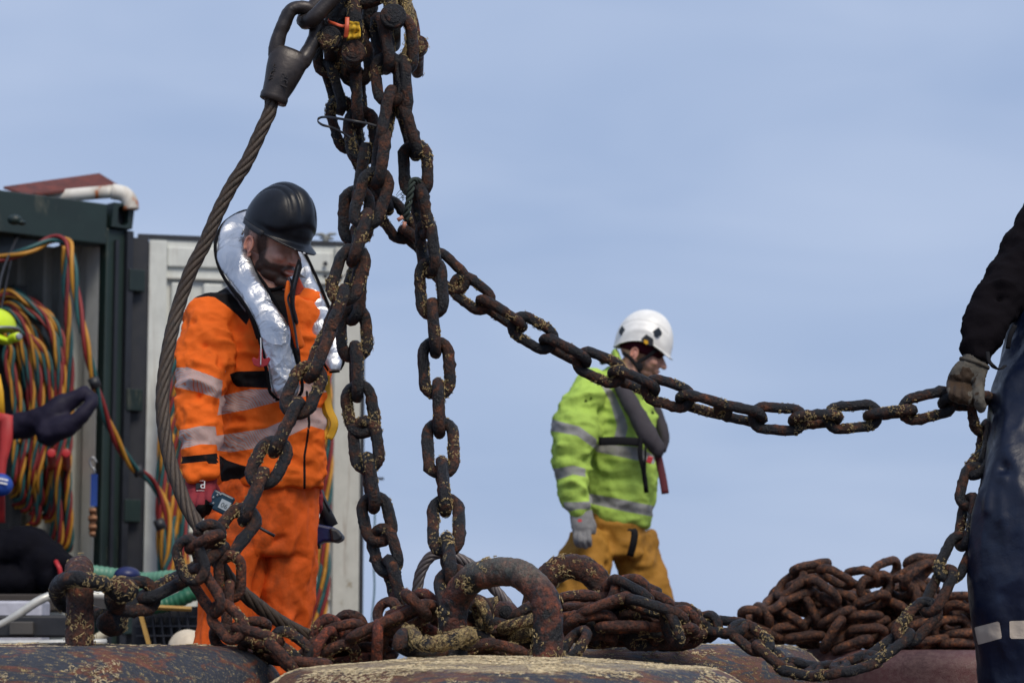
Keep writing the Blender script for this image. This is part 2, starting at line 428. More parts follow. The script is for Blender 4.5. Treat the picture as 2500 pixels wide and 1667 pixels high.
t.set('Base Color', t.mix(t.ramp(b, (0.42, 0.0), (0.62, 0.75)), t.ramp(a, (0.35, (0.13, 0.045, 0.04)), (0.65, (0.075, 0.03, 0.028))), (0.16, 0.085, 0.07)))
t.set('Roughness', t.ramp(a, (0.3, 0.35), (0.7, 0.7))); t.bump(t.math('ADD', b, f), 0.5); M['sink4'] = t.m
c4 = D(2130, 1500, 8.9)
S4 = sinker(c4[0] + 0.10, 8.9, 0.62, 0.385, 0.0, 0.07, M['sink4'], "red brown sinker carrying the heap of brown chain", 29, 0.004)

def eye(name_parent, pts, r, mat, label=None, seed=1, name="lifting_eye"):
    P = spline(pts, 10)
    V, F = tube(P, r, 28, caps=True)
    n = fbm(V, 26, seed); T, N, B = None, None, None
    cen = np.repeat(P, 28, axis=0); rad = (V - cen) / r
    V = V + rad * (n * 0.10 * r + fbm(V, 90, seed + 3) * 0.035 * r + np.maximum(0, fbm(V, 45, seed + 6) - 0.25) * 0.12 * r)[:, None]
    o = MB().add(V, F).build(name, mat, name_parent)
    if label: o['label'] = label
    return o
EYES = []
def arch(x1, y1, Y1, x2, y2, Y2, top, bottom1=None, bottom2=None, sq=2.0, n=13):
    """bent bar from leg 1 to leg 2 given in overview pixels of the bar's centre line"""
    P = []
    for k in range(n):
        a = math.pi * k / (n - 1); c = -math.cos(a); s = math.sin(a)
        x = (x1 + x2) / 2 + (x2 - x1) / 2 * (abs(c) ** (2 / sq)) * (1 if c > 0 else -1)
        y0 = y1 + (y2 - y1) * (k / (n - 1)); Y = Y1 + (Y2 - Y1) * (1 + c) / 2
        P.append(D(x, y0 - (y0 - top) * (s ** (2 / sq)), Y))
    if bottom1: P = [D(x1, bottom1, Y1)] + P
    if bottom2: P = P + [D(x2, bottom2, Y2)]
    return P
eye(S1, arch(1040, 1425, 6.52, 1258, 1420, 6.28, 1312, 1530, 1540, 2.15), 0.038, M['eye_dark'], "thick dark lifting eye with a pale worn crown and a flaking rusty leg", 5)
eye(S3, arch(1225, 1430, 7.45, 1398, 1425, 7.45, 1299, 1530, 1530, 2.1), 0.039, M['eye_rust'], "brown lifting eye with its legs buried in chain", 8)
# the left sinker's eye seen along its plane: reads as an upright post
pp = [D(182, 1530, 6.35), D(182, 1420, 6.35), D(182, 1345, 6.36), D(182, 1322, 6.40), D(182, 1308, 6.47), D(182, 1305, 6.54), D(182, 1310, 6.62), D(182, 1325, 6.68), D(182, 1350, 6.72), D(182, 1440, 6.73), D(182, 1530, 6.73)]
eye(S2, pp, 0.036, M['eye_rust'], None, 14)

# ================================================================ chains
def link_mesh(p, d, w=3.2, n=None, seg=12, seed=0, rough=1.0):
    """open link, inner length p, bar thickness d, lying in local XY"""
    Rc = (w - 1) * d / 2; h = p / 2 + d / 2 - Rc
    pts = []
    ns = 7; nc = 9
    for k in range(ns): pts.append((-h + 2 * h * k / ns, Rc))
    for k in range(nc): a = R(90 - 180 * k / nc); pts.append((h + Rc * math.cos(a), Rc * math.sin(a)))
    for k in range(ns): pts.append((h - 2 * h * k / ns, -Rc))
    for k in range(nc): a = R(-90 - 180 * k / nc); pts.append((-h + Rc * math.cos(a), Rc * math.sin(a)))
    P = np.array([(x, y, 0) for x, y in pts])
    P[:, 2] += 0.03 * d * np.sin(P[:, 0] / (p + d) * 3 + seed)
    V, F = tube(P, d / 2, seg, closed=True, ref=(0, 0, 1))
    cen = np.repeat(P, seg, axis=0); rad = V - cen; Q = V + seed * 3.17
    k = fbm(Q, 1.1 / d, seed, 2) * 0.10 + fbm(Q, 4.5 / d, seed + 4, 2) * 0.05 * rough + np.maximum(0, fbm(Q, 7 / d, seed + 8, 2) - 0.35) * 0.38 * rough
    return V + rad * k[:, None], F
LSEED = [0]
def put_link(parent, A, B, d, roll, mat, w=3.2, rough=1.0, me=None, seg=12):
    A, B = np.asarray(A), np.asarray(B); x = unit(B - A); p = np.linalg.norm(B - A)
    z = np.array([0, -1.0, 0]); z = unit(z - x * (z @ x)); y = np.cross(z, x)
    a = R(roll); y2 = y * math.cos(a) + z * math.sin(a); z2 = np.cross(x, y2)
    if me is None:
        LSEED[0] += 1
        V, F = link_mesh(p, d, w, seed=LSEED[0], rough=rough, seg=seg); me = mesh("link", V, F, mat)
    o = bpy.data.objects.new("link", me); COL.objects.link(o)
    m = Matrix(((x[0], y2[0], z2[0], 0), (x[1], y2[1], z2[1], 0), (x[2], y2[2], z2[2], 0), (0, 0, 0, 1)))
    c = (A + B) / 2 - np.array(parent.location)
    m.translation = Vector(c); o.parent = parent; o.matrix_basis = m
    return o
def chain(label, pts, Ys, d, rolls, mat, group=None, w=3.2, loc=None, rough=1.0, mats=None, gthr=0.34):
    """pts: joints in photograph pixels; Ys: (first, last) depth or a list"""
    n = len(pts)
    Ys = np.interp(np.arange(n), np.linspace(0, n - 1, len(Ys)), Ys)
    J = [W(x, y, Y) for (x, y), Y in zip(pts, Ys)]
    root = empty("chain", J[n // 2] if loc is None else loc, label, "chain", group)
    for i in range(n - 1):
        r = rolls[i] if isinstance(rolls, list) else (rolls + (0 if i % 2 == 0 else 90) + random.uniform(-9, 9))
        put_link(root, J[i], J[i + 1], d, r, (mats[i % len(mats)] if mats else mat), w, rough)
    grow(root, list(root.children), gthr, 150, 70 + n)
    return root
def curls(parent, P, N, name="worm_casts", r=0.0008, rad=(0.0018, 0.0042), seed=0, mat=None):
    """dried tube-worm casts: many small curled tubes lying on a surface, one stuff mesh"""
    rg = np.random.default_rng(seed); n = len(P); m = 5
    N = N / (np.linalg.norm(N, axis=1)[:, None] + 1e-9); a = rg.normal(size=(n, 3)); t1 = a - N * (a * N).sum(1)[:, None]; t1 /= np.linalg.norm(t1, axis=1)[:, None]; t2 = np.cross(N, t1)
    R0 = rg.uniform(*rad, size=n); a0 = rg.uniform(0, 6.28, n); span = rg.uniform(1.8, 4.6, n); lift = rg.uniform(0.3, 1.0, n) * 0.0014
    V = np.empty((n, m, 3, 3))
    for i in range(m):
        an = a0 + span * i / (m - 1); rr_ = R0 * (1 + 0.5 * np.sin(i * 1.9 + a0)); c = P + t1 * (rr_ * np.cos(an))[:, None] + t2 * (rr_ * np.sin(an))[:, None] + N * lift[:, None]
        rd = t1 * np.cos(an)[:, None] + t2 * np.sin(an)[:, None]
        for k in range(3):
            b = 2 * math.pi * k / 3; V[:, i, k] = c + (rd * math.cos(b) + N * math.sin(b)) * r * (1.2 - 0.5 * i / m)
    base = np.arange(n) * m * 3; F = []
    idx = []
    for i in range(m - 1):
        for k in range(3): idx.append((i * 3 + k, i * 3 + (k + 1) % 3, (i + 1) * 3 + (k + 1) % 3, (i + 1) * 3 + k))
    F = (base[:, None, None] + np.array(idx)[None]).reshape(-1, 4)
    V = V.reshape(-1, 3); off = np.zeros(3); par = parent
    while par is not None: off += np.array(par.location); par = par.parent
    me = bpy.data.meshes.new(name); me.vertices.add(len(V)); me.vertices.foreach_set('co', (V - off).ravel())
    me.loops.add(len(F) * 4); me.loops.foreach_set('vertex_index', F.ravel()); me.polygons.add(len(F)); me.polygons.foreach_set('loop_start', np.arange(len(F)) * 4); me.polygons.foreach_set('loop_total', np.full(len(F), 4))
    me.update(calc_edges=True); me.materials.append(mat or M['casts'])
    o = obj(name, me, parent); o['kind'] = 'stuff'; return o
def surf(o):
    me = o.data; n = len(me.vertices); V = np.empty(n * 3); me.vertices.foreach_get('co', V); N = np.empty(n * 3); me.vertex_normals.foreach_get('vector', N)
    Mx = np.array(o.matrix_basis) if o.parent is not None and o.parent.parent is None else np.eye(4)
    V = V.reshape(-1, 3) @ Mx[:3, :3].T + Mx[:3, 3]; N = N.reshape(-1, 3) @ Mx[:3, :3].T
    return V + (np.array(o.parent.location) if o.parent is not None else np.array(o.location)), N, np.empty(0)
def grow(parent, objs, thr, per, seed, scale=16, inner=True, up=0.0, side=0.12, **k):
    PP, NN = [], []; rg = np.random.default_rng(seed)
    for o in objs:
        V, N, _ = surf(o); c = V.mean(0); m = fbm(V, scale, seed, 3)
        if inner: m = m + 0.25 * np.clip(-((V - c) * N).sum(1) / 0.02, -0.4, 1)
        m = m + up * N[:, 2] + side * N[:, 0]
        ok = np.where(m > thr)[0]
        if len(ok) == 0: continue
        pick = rg.choice(ok, size=max(1, int(per * len(ok) / 100))); PP.append(V[pick] + rg.normal(size=(len(pick), 3)) * 0.0026 * (1 - np.abs(N[pick])) ); NN.append(N[pick])
    if PP: return curls(parent, np.concatenate(PP), np.concatenate(NN), seed=seed, **k)
GC = "rusty chain legs hanging from the lifting point"
A_ = [(925, 60), (944, 154), (955.6, 235.5), (934, 338), (921.6, 434), (891.3, 535), (864.8, 625.4), (835.7, 720), (799.6, 815.8), (760.3, 908.4), (721, 995.3), (675, 1090), (636.6, 1168), (600.9, 1257), (531.7, 1344.6), (451, 1406.7), (364, 1453), (284, 1459)]
chain("chain leg sweeping across the man in orange to the post eye shackle", A_, (6.92, 6.9, 6.85, 6.7, 6.45), 0.0345,
      [70, 15, 95, 75, 12, 80, 10, 78, 72, 8, 85, 12, 82, 12, 80, 70, 8], M['chain'], GC)
B_ = [(863, 110), (872.6, 187), (878.8, 287), (891, 374.7), (872.7, 478.8), (868, 575), (870, 668), (861, 768), (867, 858), (872.5, 956), (889, 1043), (898, 1130), (910.6, 1226.6), (929, 1307), (951, 1382), (973, 1466), (1010, 1520)]
chain("chain leg hanging beside the open door edge into the pile", B_, (7.02, 7.05, 7.0, 6.95), 0.0345,
      [5, 95, 8, 85, 10, 78, 60, 8, 82, 15, 25, 80, 12, 35, 75, 60], M['chain'], GC)
C_ = [(975, 60), (981, 160), (983, 268), (1012.6, 367), (1017, 460), (1039, 557), (1051, 652), (1056, 754), (1062, 848), (1069, 949), (1073, 1044), (1079, 1144), (1087.6, 1231), (1090.7, 1332), (1099, 1405), (1118, 1475)]
chain("straight chain leg hanging against open sky to the front eye", C_, (6.9, 7.0, 7.0, 6.62), 0.034,
      [20, 70, 80, 25, 72, 60, 30, 88, 5, 90, 4, 86, 8, 82, 15, 80], M['chain'], GC)
D_ = [(806, 78), (801.3, 167), (827.8, 258.4), (856, 352), (892, 430), (942.4, 504.2), (990.8, 569.7), (1058.7, 632.7), (1121.7, 693.3), (1182.3, 739.3), (1264.7, 791.5), (1338.4, 833.9), (1421, 878.6), (1505.8, 914.3), (1588.4, 947.8), (1672.3, 974.4), (1765.8, 999.9), (1849.8, 1019), (1947.6, 1025.4), (2033.7, 1021.2), (2129.7, 1013.7), (2216.8, 1002), (2313.6, 978.7), (2397, 977),
      (2408, 1045), (2398, 1115), (2385, 1150), (2367.6, 1224.8), (2353, 1320.6), (2313, 1400), (2270, 1483), (2208.5, 1550), (2131, 1606), (2052, 1632), (1987, 1640), (1916, 1624), (1862, 1580), (1804, 1533), (1741.6, 1526), (1677, 1537), (1610, 1545)]
yd = list(np.interp(np.arange(len(D_)), [0, 3, 6, 12, 22, 24, 29, 33, 40], [7.0, 7.1, 7.15, 7.2, 7.15, 7.2, 7.05, 6.95, 7.35]))
rl = []
for i in range(len(D_) - 1): rl.append({0: 8, 1: 72, 2: 12, 3: 80, 4: 78, 5: 15, 6: 80, 7: 10}.get(i, None))
seq = {8: 10, 9: 78, 10: 12, 11: 76, 12: 14, 13: 72, 14: 18, 15: 64, 16: 66, 17: 10, 18: 72, 19: 5, 20: 88, 21: 12, 22: 70, 23: 8, 24: 85, 25: 60, 26: 20, 27: 72, 28: 12, 29: 62, 30: 20, 31: 72, 32: 65, 33: 70, 34: 60, 35: 68, 36: 30, 37: 55, 38: 12, 39: 75}
rl = [seq.get(i, rl[i] if rl[i] is not None else 45) for i in range(len(rl))]
chain("long chain drooping across the sky to the gloved hand and back down", D_, yd, 0.0305, rl, M['chain'], None, w=3.15, mats=[M['chain'], M['chain_dark'], M['chain']])

# loose brown chain led from the shackle knot down to the pile between the sinkers
def heap(label, frm, Y, items, d, mats, group=None, base=None, cat="chain", name="chain", fill=None):
    root = empty(name, base, label, cat, group)
    for it in items:
        x1, y1, x2, y2, roll = it[:5]; dy = it[5] if len(it) > 5 else 0.0; tl = it[6] if len(it) > 6 else random.uniform(-0.02, 0.02)
        put_link(root, frm(x1, y1, Y + dy - tl), frm(x2, y2, Y + dy + tl), d, roll + random.uniform(-5, 5), random.choice(mats), 3.25, 0.6)
    grow(root, list(root.children), 0.46, 80, len(items))
    return root
F16 = fr(330, 1240, 3.672); F14 = fr(600, 1400, 4.704); F15 = fr(1280, 1380, 4.704); F17 = fr(1780, 1330, 3.675); F6 = fr(1000, 1300, 3.36); F5 = fr(600, 1180, 3.22)
CR = [M['chain_rust'], M['chain_rust'], M['chain']]
heap("slim brown chain looped over the left leg and running down beside the orange trousers", F16, 6.5, [
    (640, 270, 700, 190, 30, 0.05), (545, 345, 700, 255, 82, -0.04), (455, 335, 545, 600, 14, -0.06), (560, 400, 610, 560, 80, 0.02), (545, 600, 730, 880, 50, -0.03), (740, 925, 920, 1110, 12, -0.05),
    (850, 470, 850, 760, 10, 0.10), (845, 730, 815, 1060, 84, 0.08), (950, 1085, 1240, 1180, 78, -0.06), (1290, 1170, 1500, 1320, 22, -0.08), (1230, 1250, 1400, 1430, 75, -0.12), (740, 1150, 930, 1225, 30, 0.05),
    (1040, 1205, 1190, 1240, 80, 0.0), (1430, 1380, 1680, 1400, 82, -0.1), (1020, 1050, 1130, 1070, 60, 0.1), (1000, 1130, 1130, 1160, 70, 0.08), (1300, 1240, 1440, 1340, 80, 0.05), (1150, 1270, 1330, 1330, 60, 0.06)],
    0.0285, CR, base=F16(900, 1200, 6.5))
heap("brown chain piled between the left and front sinkers", F14, 6.75, [
    (880, 760, 985, 590, 18), (1130, 560, 1290, 620, 30, 0.08), (990, 660, 1240, 600, 76), (1100, 720, 990, 830, 60, 0.02), (830, 960, 985, 740, 62, -0.05), (700, 900, 810, 800, 80),
    (1265, 730, 1710, 520, 84, -0.08), (1280, 830, 1520, 770, 40, -0.02), (1515, 650, 1508, 970, 86, -0.1), (1670, 610, 2110, 400, 55, -0.05), (1880, 270, 2030, 430, 80, -0.08), (1990, 320, 2120, 400, 40, 0.02),
    (970, 980, 1190, 880, 40, -0.05), (1240, 900, 1480, 890, 70, 0.03), (1060, 1040, 1400, 980, 82, 0.0), (1600, 400, 1680, 540, 20, 0.08), (1720, 490, 1930, 420, 75, 0.0), (1580, 740, 1760, 740, 70, 0.08),
    (930, 1010, 1130, 960, 75, 0.06), (1330, 950, 1560, 930, 60, 0.08), (780, 1000, 950, 1010, 75, 0.05), (1150, 800, 1300, 900, 60, 0.1), (1640, 950, 1500, 1000, 80, 0.1), (1100, 700, 1300, 700, 80, 0.12), (1000, 880, 1200, 830, 80, 0.12), (1400, 700, 1600, 780, 75, 0.15),
    (1990, 600, 2120, 560, 40, 0.1), (2080, 640, 2180, 720, 70, 0.1)],
    0.030, [M['chain_rust'], M['chain_rust'], M['chain_orange']], base=F14(1300, 900, 6.75))
FILLS = []
r_ = random.Random(5)
its = [(430, 415, 790, 420, 62), (710, 535, 1130, 385, 84, -0.06), (985, 330, 1330, 260, 30, 0.02), (1060, 210, 1390, 390, 74, -0.02), (990, 230, 985, 380, 70), (1300, 280, 1470, 310, 70, 0.08), (1255, 420, 1770, 590, 72, -0.1), (450, 610, 720, 590, 80),
       (560, 700, 960, 650, 50, -0.05), (930, 710, 1330, 700, 80, -0.08), (1180, 640, 1430, 650, 50, 0.05), (1380, 740, 1690, 710, 80, -0.03), (1650, 590, 1740, 850, 70, -0.12), (640, 800, 500, 1020, 55, -0.2),
       (700, 860, 960, 850, 70), (1250, 850, 1580, 840, 60, 0.02), (1740, 720, 1880, 750, 72, 0.0), (1130, 480, 1400, 600, 70, 0.08), (750, 690, 780, 810, 80), (1440, 370, 1620, 440, 75, 0.05), (1050, 560, 1250, 600, 70, 0.1),
       (480, 500, 700, 520, 70, 0.1), (960, 520, 1200, 500, 60, 0.1), (1400, 620, 1640, 700, 70, 0.1), (700, 380, 920, 370, 75, 0.1), (860, 420, 960, 380, 60, 0.08), (1560, 830, 1760, 860, 60, 0.05), (1000, 850, 1250, 840, 75, 0.1), (450, 740, 600, 760, 60, 0.05)]
for k in range(26): 
    x = r_.uniform(430, 1700); y = r_.uniform(max(420, 420 + (x - 1200) * 0.35), 850); a = r_.uniform(-0.5, 0.5); its.append((x, y, x + 330 * math.cos(a), y + 330 * math.sin(a) * 0.6, r_.uniform(20, 90), r_.uniform(0.12, 0.3)))
its = [i for i in its if max(i[1], i[3]) < 1060]
heap("brown chain piled behind the front sinker's thick leg", F15, 7.0, its, 0.0305, CR, base=F15(1100, 800, 7.0))
heap("short lengths of brown chain lying under the big dark eye", F6, 6.75, [
    (450, 960, 640, 920, 78, -0.08), (690, 930, 880, 985, 80, -0.05), (500, 880, 620, 900, 50, 0.0), (430, 770, 520, 860, 70, 0.05), (470, 600, 600, 640, 40, 0.0), (570, 600, 620, 730, 75, -0.03), (800, 780, 1000, 720, 80, 0.0), (880, 690, 1010, 610, 80, 0.02),
    (900, 840, 1010, 830, 70, 0.06), (700, 820, 900, 840, 70, 0.1), (780, 880, 1000, 870, 70, 0.12), (620, 780, 800, 800, 60, 0.12), (930, 770, 1030, 850, 50, 0.1)], 0.0305, [M['chain_rust'], M['grown'], M['chain']], base=F6(700, 850, 6.75))
# heap of brown chain on the far sinker
its = [(600, 230, 860, 165, 78), (815, 205, 1100, 370, 70, -0.04), (640, 280, 470, 420, 60), (600, 370, 760, 300, 75), (710, 330, 970, 510, 62, -0.05), (480, 530, 720, 430, 80), (450, 460, 370, 570, 60), (190, 600, 220, 700, 25), (290, 610, 310, 750, 60),
       (420, 600, 640, 730, 72), (680, 520, 760, 650, 80), (880, 500, 960, 600, 80), (1000, 450, 1130, 540, 75), (1110, 310, 1270, 275, 40), (1340, 260, 1450, 220, 35), (1200, 400, 1430, 340, 18, -0.03), (1530, 280, 1760, 150, 80), (1600, 330, 1780, 200, 60, -0.03),
       (1640, 160, 1850, 170, 60), (1460, 400, 1590, 360, 20), (1600, 360, 1650, 470, 70), (1690, 370, 1780, 470, 75), (1140, 570, 1400, 460, 60, -0.04), (1400, 530, 1580, 590, 72), (840, 730, 1100, 580, 70, -0.05), (1000, 640, 1400, 650, 78, -0.04),
       (1420, 590, 1510, 680, 15), (740, 740, 880, 660, 35), (860, 920, 1000, 680, 74, -0.08), (410, 780, 640, 790, 55), (570, 840, 790, 820, 80, -0.04), (1060, 800, 1410, 780, 60, -0.06), (980, 950, 1230, 850, 78, -0.1), (1230, 730, 1300, 700, 80), (1340, 830, 1380, 910, 80),
       (1600, 750, 1790, 680, 80), (1850, 770, 2130, 730, 25), (1730, 890, 1960, 850, 75), (1960, 880, 2130, 890, 80), (1990, 560, 2190, 660, 50), (1950, 480, 2170, 470, 78), (2000, 810, 2220, 800, 80), (2050, 580, 2180, 590, 70), (210, 740, 450, 850, 80), (1430, 790, 1530, 690, 70), (960, 880, 1100, 760, 75)]
rr = random.Random(11)
for k in range(75):
    x = rr.uniform(230, 2200); top = np.interp(x, [150, 400, 620, 860, 1100, 1400, 1750, 1900, 2200], [620, 520, 300, 260, 380, 330, 270, 520, 470]); y = rr.uniform(top + 90, 920); a = rr.uniform(-0.7, 0.7)
    its.append((x - 110 * math.cos(a), y - 90 * math.sin(a), x + 110 * math.cos(a), y + 90 * math.sin(a), rr.uniform(10, 90), rr.uniform(0.06, 0.5)))
HP = empty("chain", (c4[0], 8.9, 0.385), "heap of dull brown chain on the far red brown sinker", "chain")
hm = []
for k in range(8):
    V, F = link_mesh(0.092, 0.0325, 3.25, seed=100 + k, rough=0.5, seg=10); hm.append(mesh("link", V, F, M['chain_heap']))
for it in its:
    x1, y1, x2, y2, roll = it[:5]; dy = it[5] if len(it) > 5 else 0.0; tl = random.uniform(-0.02, 0.02)
    a, b = F17(x1, y1, 8.65 + dy - tl), F17(x2, y2, 8.65 + dy + tl); m_ = (a + b) / 2; u_ = unit(b - a)
    tl = math.sqrt(max(0, 0.092 ** 2 - np.linalg.norm(b - a) ** 2)) if np.linalg.norm(b - a) < 0.092 else 0
    if tl: u_ = unit((b - a) + np.array([0, tl * random.choice((-1, 1)) * 0.8, 0]))
    put_link(HP, m_ - u_ * 0.046, m_ + u_ * 0.046, 0.0325, roll, None, me=random.choice(hm))

# ---------------------------------------------------------------- shackles, socket, wire ropes, tapes
def tubeobj(name, P, r, mat, parent, n=6, seg=14, seed=None, closed=False, rough=0.05, **k):
    P = spline(P, n) if n and not closed else np.asarray(P, float)
    V, F = tube(P, r if np.isscalar(r) else np.interp(np.linspace(0, 1, len(P)), np.linspace(0, 1, len(r)), r), seg, closed=closed, **k)
    if seed is not None:
        N = normals(V, F); rr_ = r if np.isscalar(r) else max(r)
        V = V + N * ((fbm(V, 1 / rr_, seed, 3) * rough * 2 * rr_)[:, None])
    return MB().add(V, F).build(name, mat, parent)
def cyl(a, b, r, seg=20, bev=0.15):
    a, b = np.asarray(a), np.asarray(b); u = unit(b - a); l = np.linalg.norm(b - a); q = min(r * bev, l * 0.3)
    return tube([a, a + u * q * 0.3, a + u * q, b - u * q, b - u * q * 0.3, b], [r - q, r - q * 0.3, r, r, r - q * 0.3, r - q], seg)
def bolt(parent, cpx, Y, r, mat, length=0.035, tiltx=0.0, name="pin"):
    c = W(cpx[0], cpx[1], Y); dr = unit(np.array([tiltx, -1, 0.1]))
    mb = MB().add(*cyl(c, c - dr * length, r)).add(*cyl(c + dr * 0.004, c - dr * 0.02, r * 0.72, bev=0.35)).add(*cyl(c, c - dr * 0.26, r * 0.6))
    V = mb.arr(); mb.V = [V + normals(V, mb.F) * (fbm(V, 40, int(cpx[0])) * 0.0012)[:, None]]
    return mb.build(name, mat, parent)
GS = "bow shackles bunched at the lifting point"
def shackle(label, bow, r, mat, pin, group=GS, Y=6.95, pr=0.031, pm=None, nut=None, seed=3, loc=None):
    root = empty("shackle", W(pin[0], pin[1], Y) if loc is None else loc, label, "shackle", group)
    tubeobj("bow", bow, r, mat, root, 8, 18, seed)
    bolt(root, pin, Y - 0.105, pr, pm or mat, tiltx=0.05)
    return root
F12 = fr(740, 0, 6.031); F1 = fr(600, 0, 3.7327)
shackle("left shackle at the lifting point with the orange tie round its bow", [F12(360, 420, 6.9), F12(420, 300, 6.9), F12(520, 60, 6.9), F12(600, -150, 6.93), F12(760, -200, 7.0), F12(760, -60, 7.08), F12(620, 250, 7.1), F12(480, 500, 7.1)], 0.019, M['chain_dark'], (804, 90), seed=3, pr=0.035)
shackle("middle shackle at the lifting point holding the yellow rag", [F12(760, 640, 6.93), F12(770, 400, 6.9), F12(745, 150, 6.9), F12(730, -120, 6.95), F12(880, -230, 7.05), F12(960, -80, 7.12), F12(930, 300, 7.12), F12(860, 600, 7.12)], 0.021, M['chain'], (863, 124), seed=4, pr=0.035)
shackle("right shackle at the lifting point, its bow crusted with worm casts", [F12(1330, 200, 6.93), F12(1290, 60, 6.9), F12(1200, -120, 6.92), F12(1330, -260, 7.0), F12(1480, -60, 7.08), F12(1560, 240, 7.05), F12(1590, 520, 7.0), F12(1560, 760, 6.98), F12(1420, 920, 6.98)], 0.017, M['grown'], (960, 37), seed=5, pr=0.038, pm=M['chain_dark'])
shackle("rusty shackle furthest right at the lifting point", [F12(1600, 700, 7.12), F12(1640, 520, 7.12), F12(1580, 200, 7.12), F12(1460, 0, 7.1), F12(1380, -200, 7.1)], 0.018, M['chain_rust'], (1021, 108), Y=7.14, pr=0.030, seed=6)
for nm, pts, rr_, m_ in (("dark link behind the pins at the lifting point", [F12(1000, 60, 7.08), F12(980, 300, 7.1), F12(1080, 500, 7.12), F12(1120, 750, 7.1), F12(1130, 1060, 7.08)], 0.022, M['chain_dark']),
                         ("grown over bar hanging between the middle and right pins", [F12(1290, 380, 7.05), F12(1290, 600, 7.03), F12(1270, 850, 7.0), F12(1250, 1000, 7.0)], 0.017, M['grown'])):
    o = tubeobj("shackle", pts, rr_, m_, None, 8, 16, 7); tag(o, nm, "shackle", GS)
# master link: a great ring above the frame, its lower bars in view, and the ring through the rope socket
cm = F12(820, -350, 7.0)
ring = [cm + np.array([0.11 * math.cos(a), 0.03 * math.sin(a), 0.085 * math.sin(a)]) for a in np.linspace(0, 2 * math.pi, 40, endpoint=False)]
o = tubeobj("master_link", ring, 0.024, M['chain_dark'], None, 0, 16, 9, closed=True); tag(o, "thick dark ring at the very top gathering all the shackles", "lifting ring")
ring = []
ax = unit(F12(640, -330, 6.87) - F12(20, 345, 6.85)); cc = (F12(640, -330, 6.87) + F12(20, 345, 6.85)) / 2; sd = unit(np.cross(ax, [0, 1, 0])); hl = np.linalg.norm(F12(640, -330, 6.87) - F12(20, 345, 6.85)) / 2 - 0.045
for a in np.linspace(0, 2 * math.pi, 48, endpoint=False):
    s_, c_ = math.sin(a), math.cos(a); ring.append(cc + ax * (hl * np.sign(c_) * (1 if abs(c_) > 0.15 else abs(c_) / 0.15) + 0.040 * c_) + sd * 0.022 * s_ + np.array([0, 0.044 * s_, 0]))
o = tubeobj("coupling_link", ring, 0.0225, M['socket'], None, 0, 16, 12, closed=True); tag(o, "smooth dark coupling link threaded through the wire rope socket", "coupling link")
o = tubeobj("coupling_link", [F12(330, -120, 7.08), F12(420, 60, 7.08), F12(520, 140, 7.08), F12(640, 240, 7.08)], 0.02, M['chain_dark'], None, 8, 14, 13); tag(o, "dark bar between the coupling link and the left shackle", "coupling link")

# closed wire rope socket: tapering cone and an eye on top
root = empty("rope_socket", F1(380, 560, 6.85), "cast steel wire rope socket with raised lettering and a long eye", "rope socket")
ax0, ax1 = F1(245, 930, 6.85), F1(412, 480, 6.85)
u_ = unit(ax1 - ax0); Ls = np.linalg.norm(ax1 - ax0)
P = [ax0 + u_ * Ls * k for k in (0, 0.015, 0.10, 0.16, 0.35, 0.6, 0.85, 1.0, 1.06)]
r1 = [0.036, 0.0405, 0.0415, 0.039, 0.0455, 0.0525, 0.059, 0.056, 0.040]
V, F = tube(P, r1, 28, r2=[0.036, 0.0405, 0.0415, 0.039, 0.041, 0.040, 0.036, 0.030, 0.02], ref=np.cross(u_, [0, 1, 0]))
V = V + normals(V, F) * (fbm(V, 30, 2) * 0.0015)[:, None]
MB().add(V, F).build("cone", M['socket'], root)
tubeobj("bail", [F1(300, 640, 6.85), F1(280, 540, 6.85), F1(275, 430, 6.85), F1(330, 260, 6.85), F1(400, 110, 6.85), F1(480, 70, 6.85), F1(590, 90, 6.86), F1(650, 180, 6.87), F1(640, 330, 6.87), F1(575, 470, 6.86), F1(510, 570, 6.85), F1(440, 660, 6.85)], [0.020, 0.0225, 0.022, 0.0205, 0.0195, 0.02, 0.022, 0.023, 0.023, 0.021], M['socket'], root, 8, 18, 15)
def text(s, size, o, ex, ey, mat, parent, depth=0.0012, name="lettering", mirror=False):
    cu = bpy.data.curves.new("t", 'FONT'); cu.body = s; cu.size = size; cu.extrude = depth; cu.align_x = 'CENTER'; cu.align_y = 'CENTER'; cu.resolution_u = 3
    to = bpy.data.objects.new("t", cu); COL.objects.link(to)
    dg = bpy.context.evaluated_depsgraph_get(); dg.update()
    me = bpy.data.meshes.new_from_object(to.evaluated_get(dg)); bpy.data.objects.remove(to)
    V = np.array([v.co[:] for v in me.vertices]); F = [tuple(p.vertices) for p in me.polygons]
    ex, ey = unit(ex), unit(ey); en = np.cross(ex, ey)
    if mirror: V[:, 0] *= -1
    V = np.asarray(o) + V[:, :1] * ex + V[:, 1:2] * ey + V[:, 2:3] * en
    return MB().add(V, F).build(name, mat, parent, smooth=False)
fr_ = np.array([0, -1.0, 0])
text("125", 0.030, ax0 + u_ * 0.062 + np.cross(u_, fr_) * 0.016 + fr_ * 0.0395, -np.cross(u_, fr_) * 0.3 + u_, np.cross(u_, fr_), M['socket'], root, 0.002)
text("ZEAL", 0.022, ax0 + u_ * 0.075 - np.cross(u_, fr_) * 0.022 + fr_ * 0.0365, u_, np.cross(u_, fr_), M['socket'], root, 0.002)

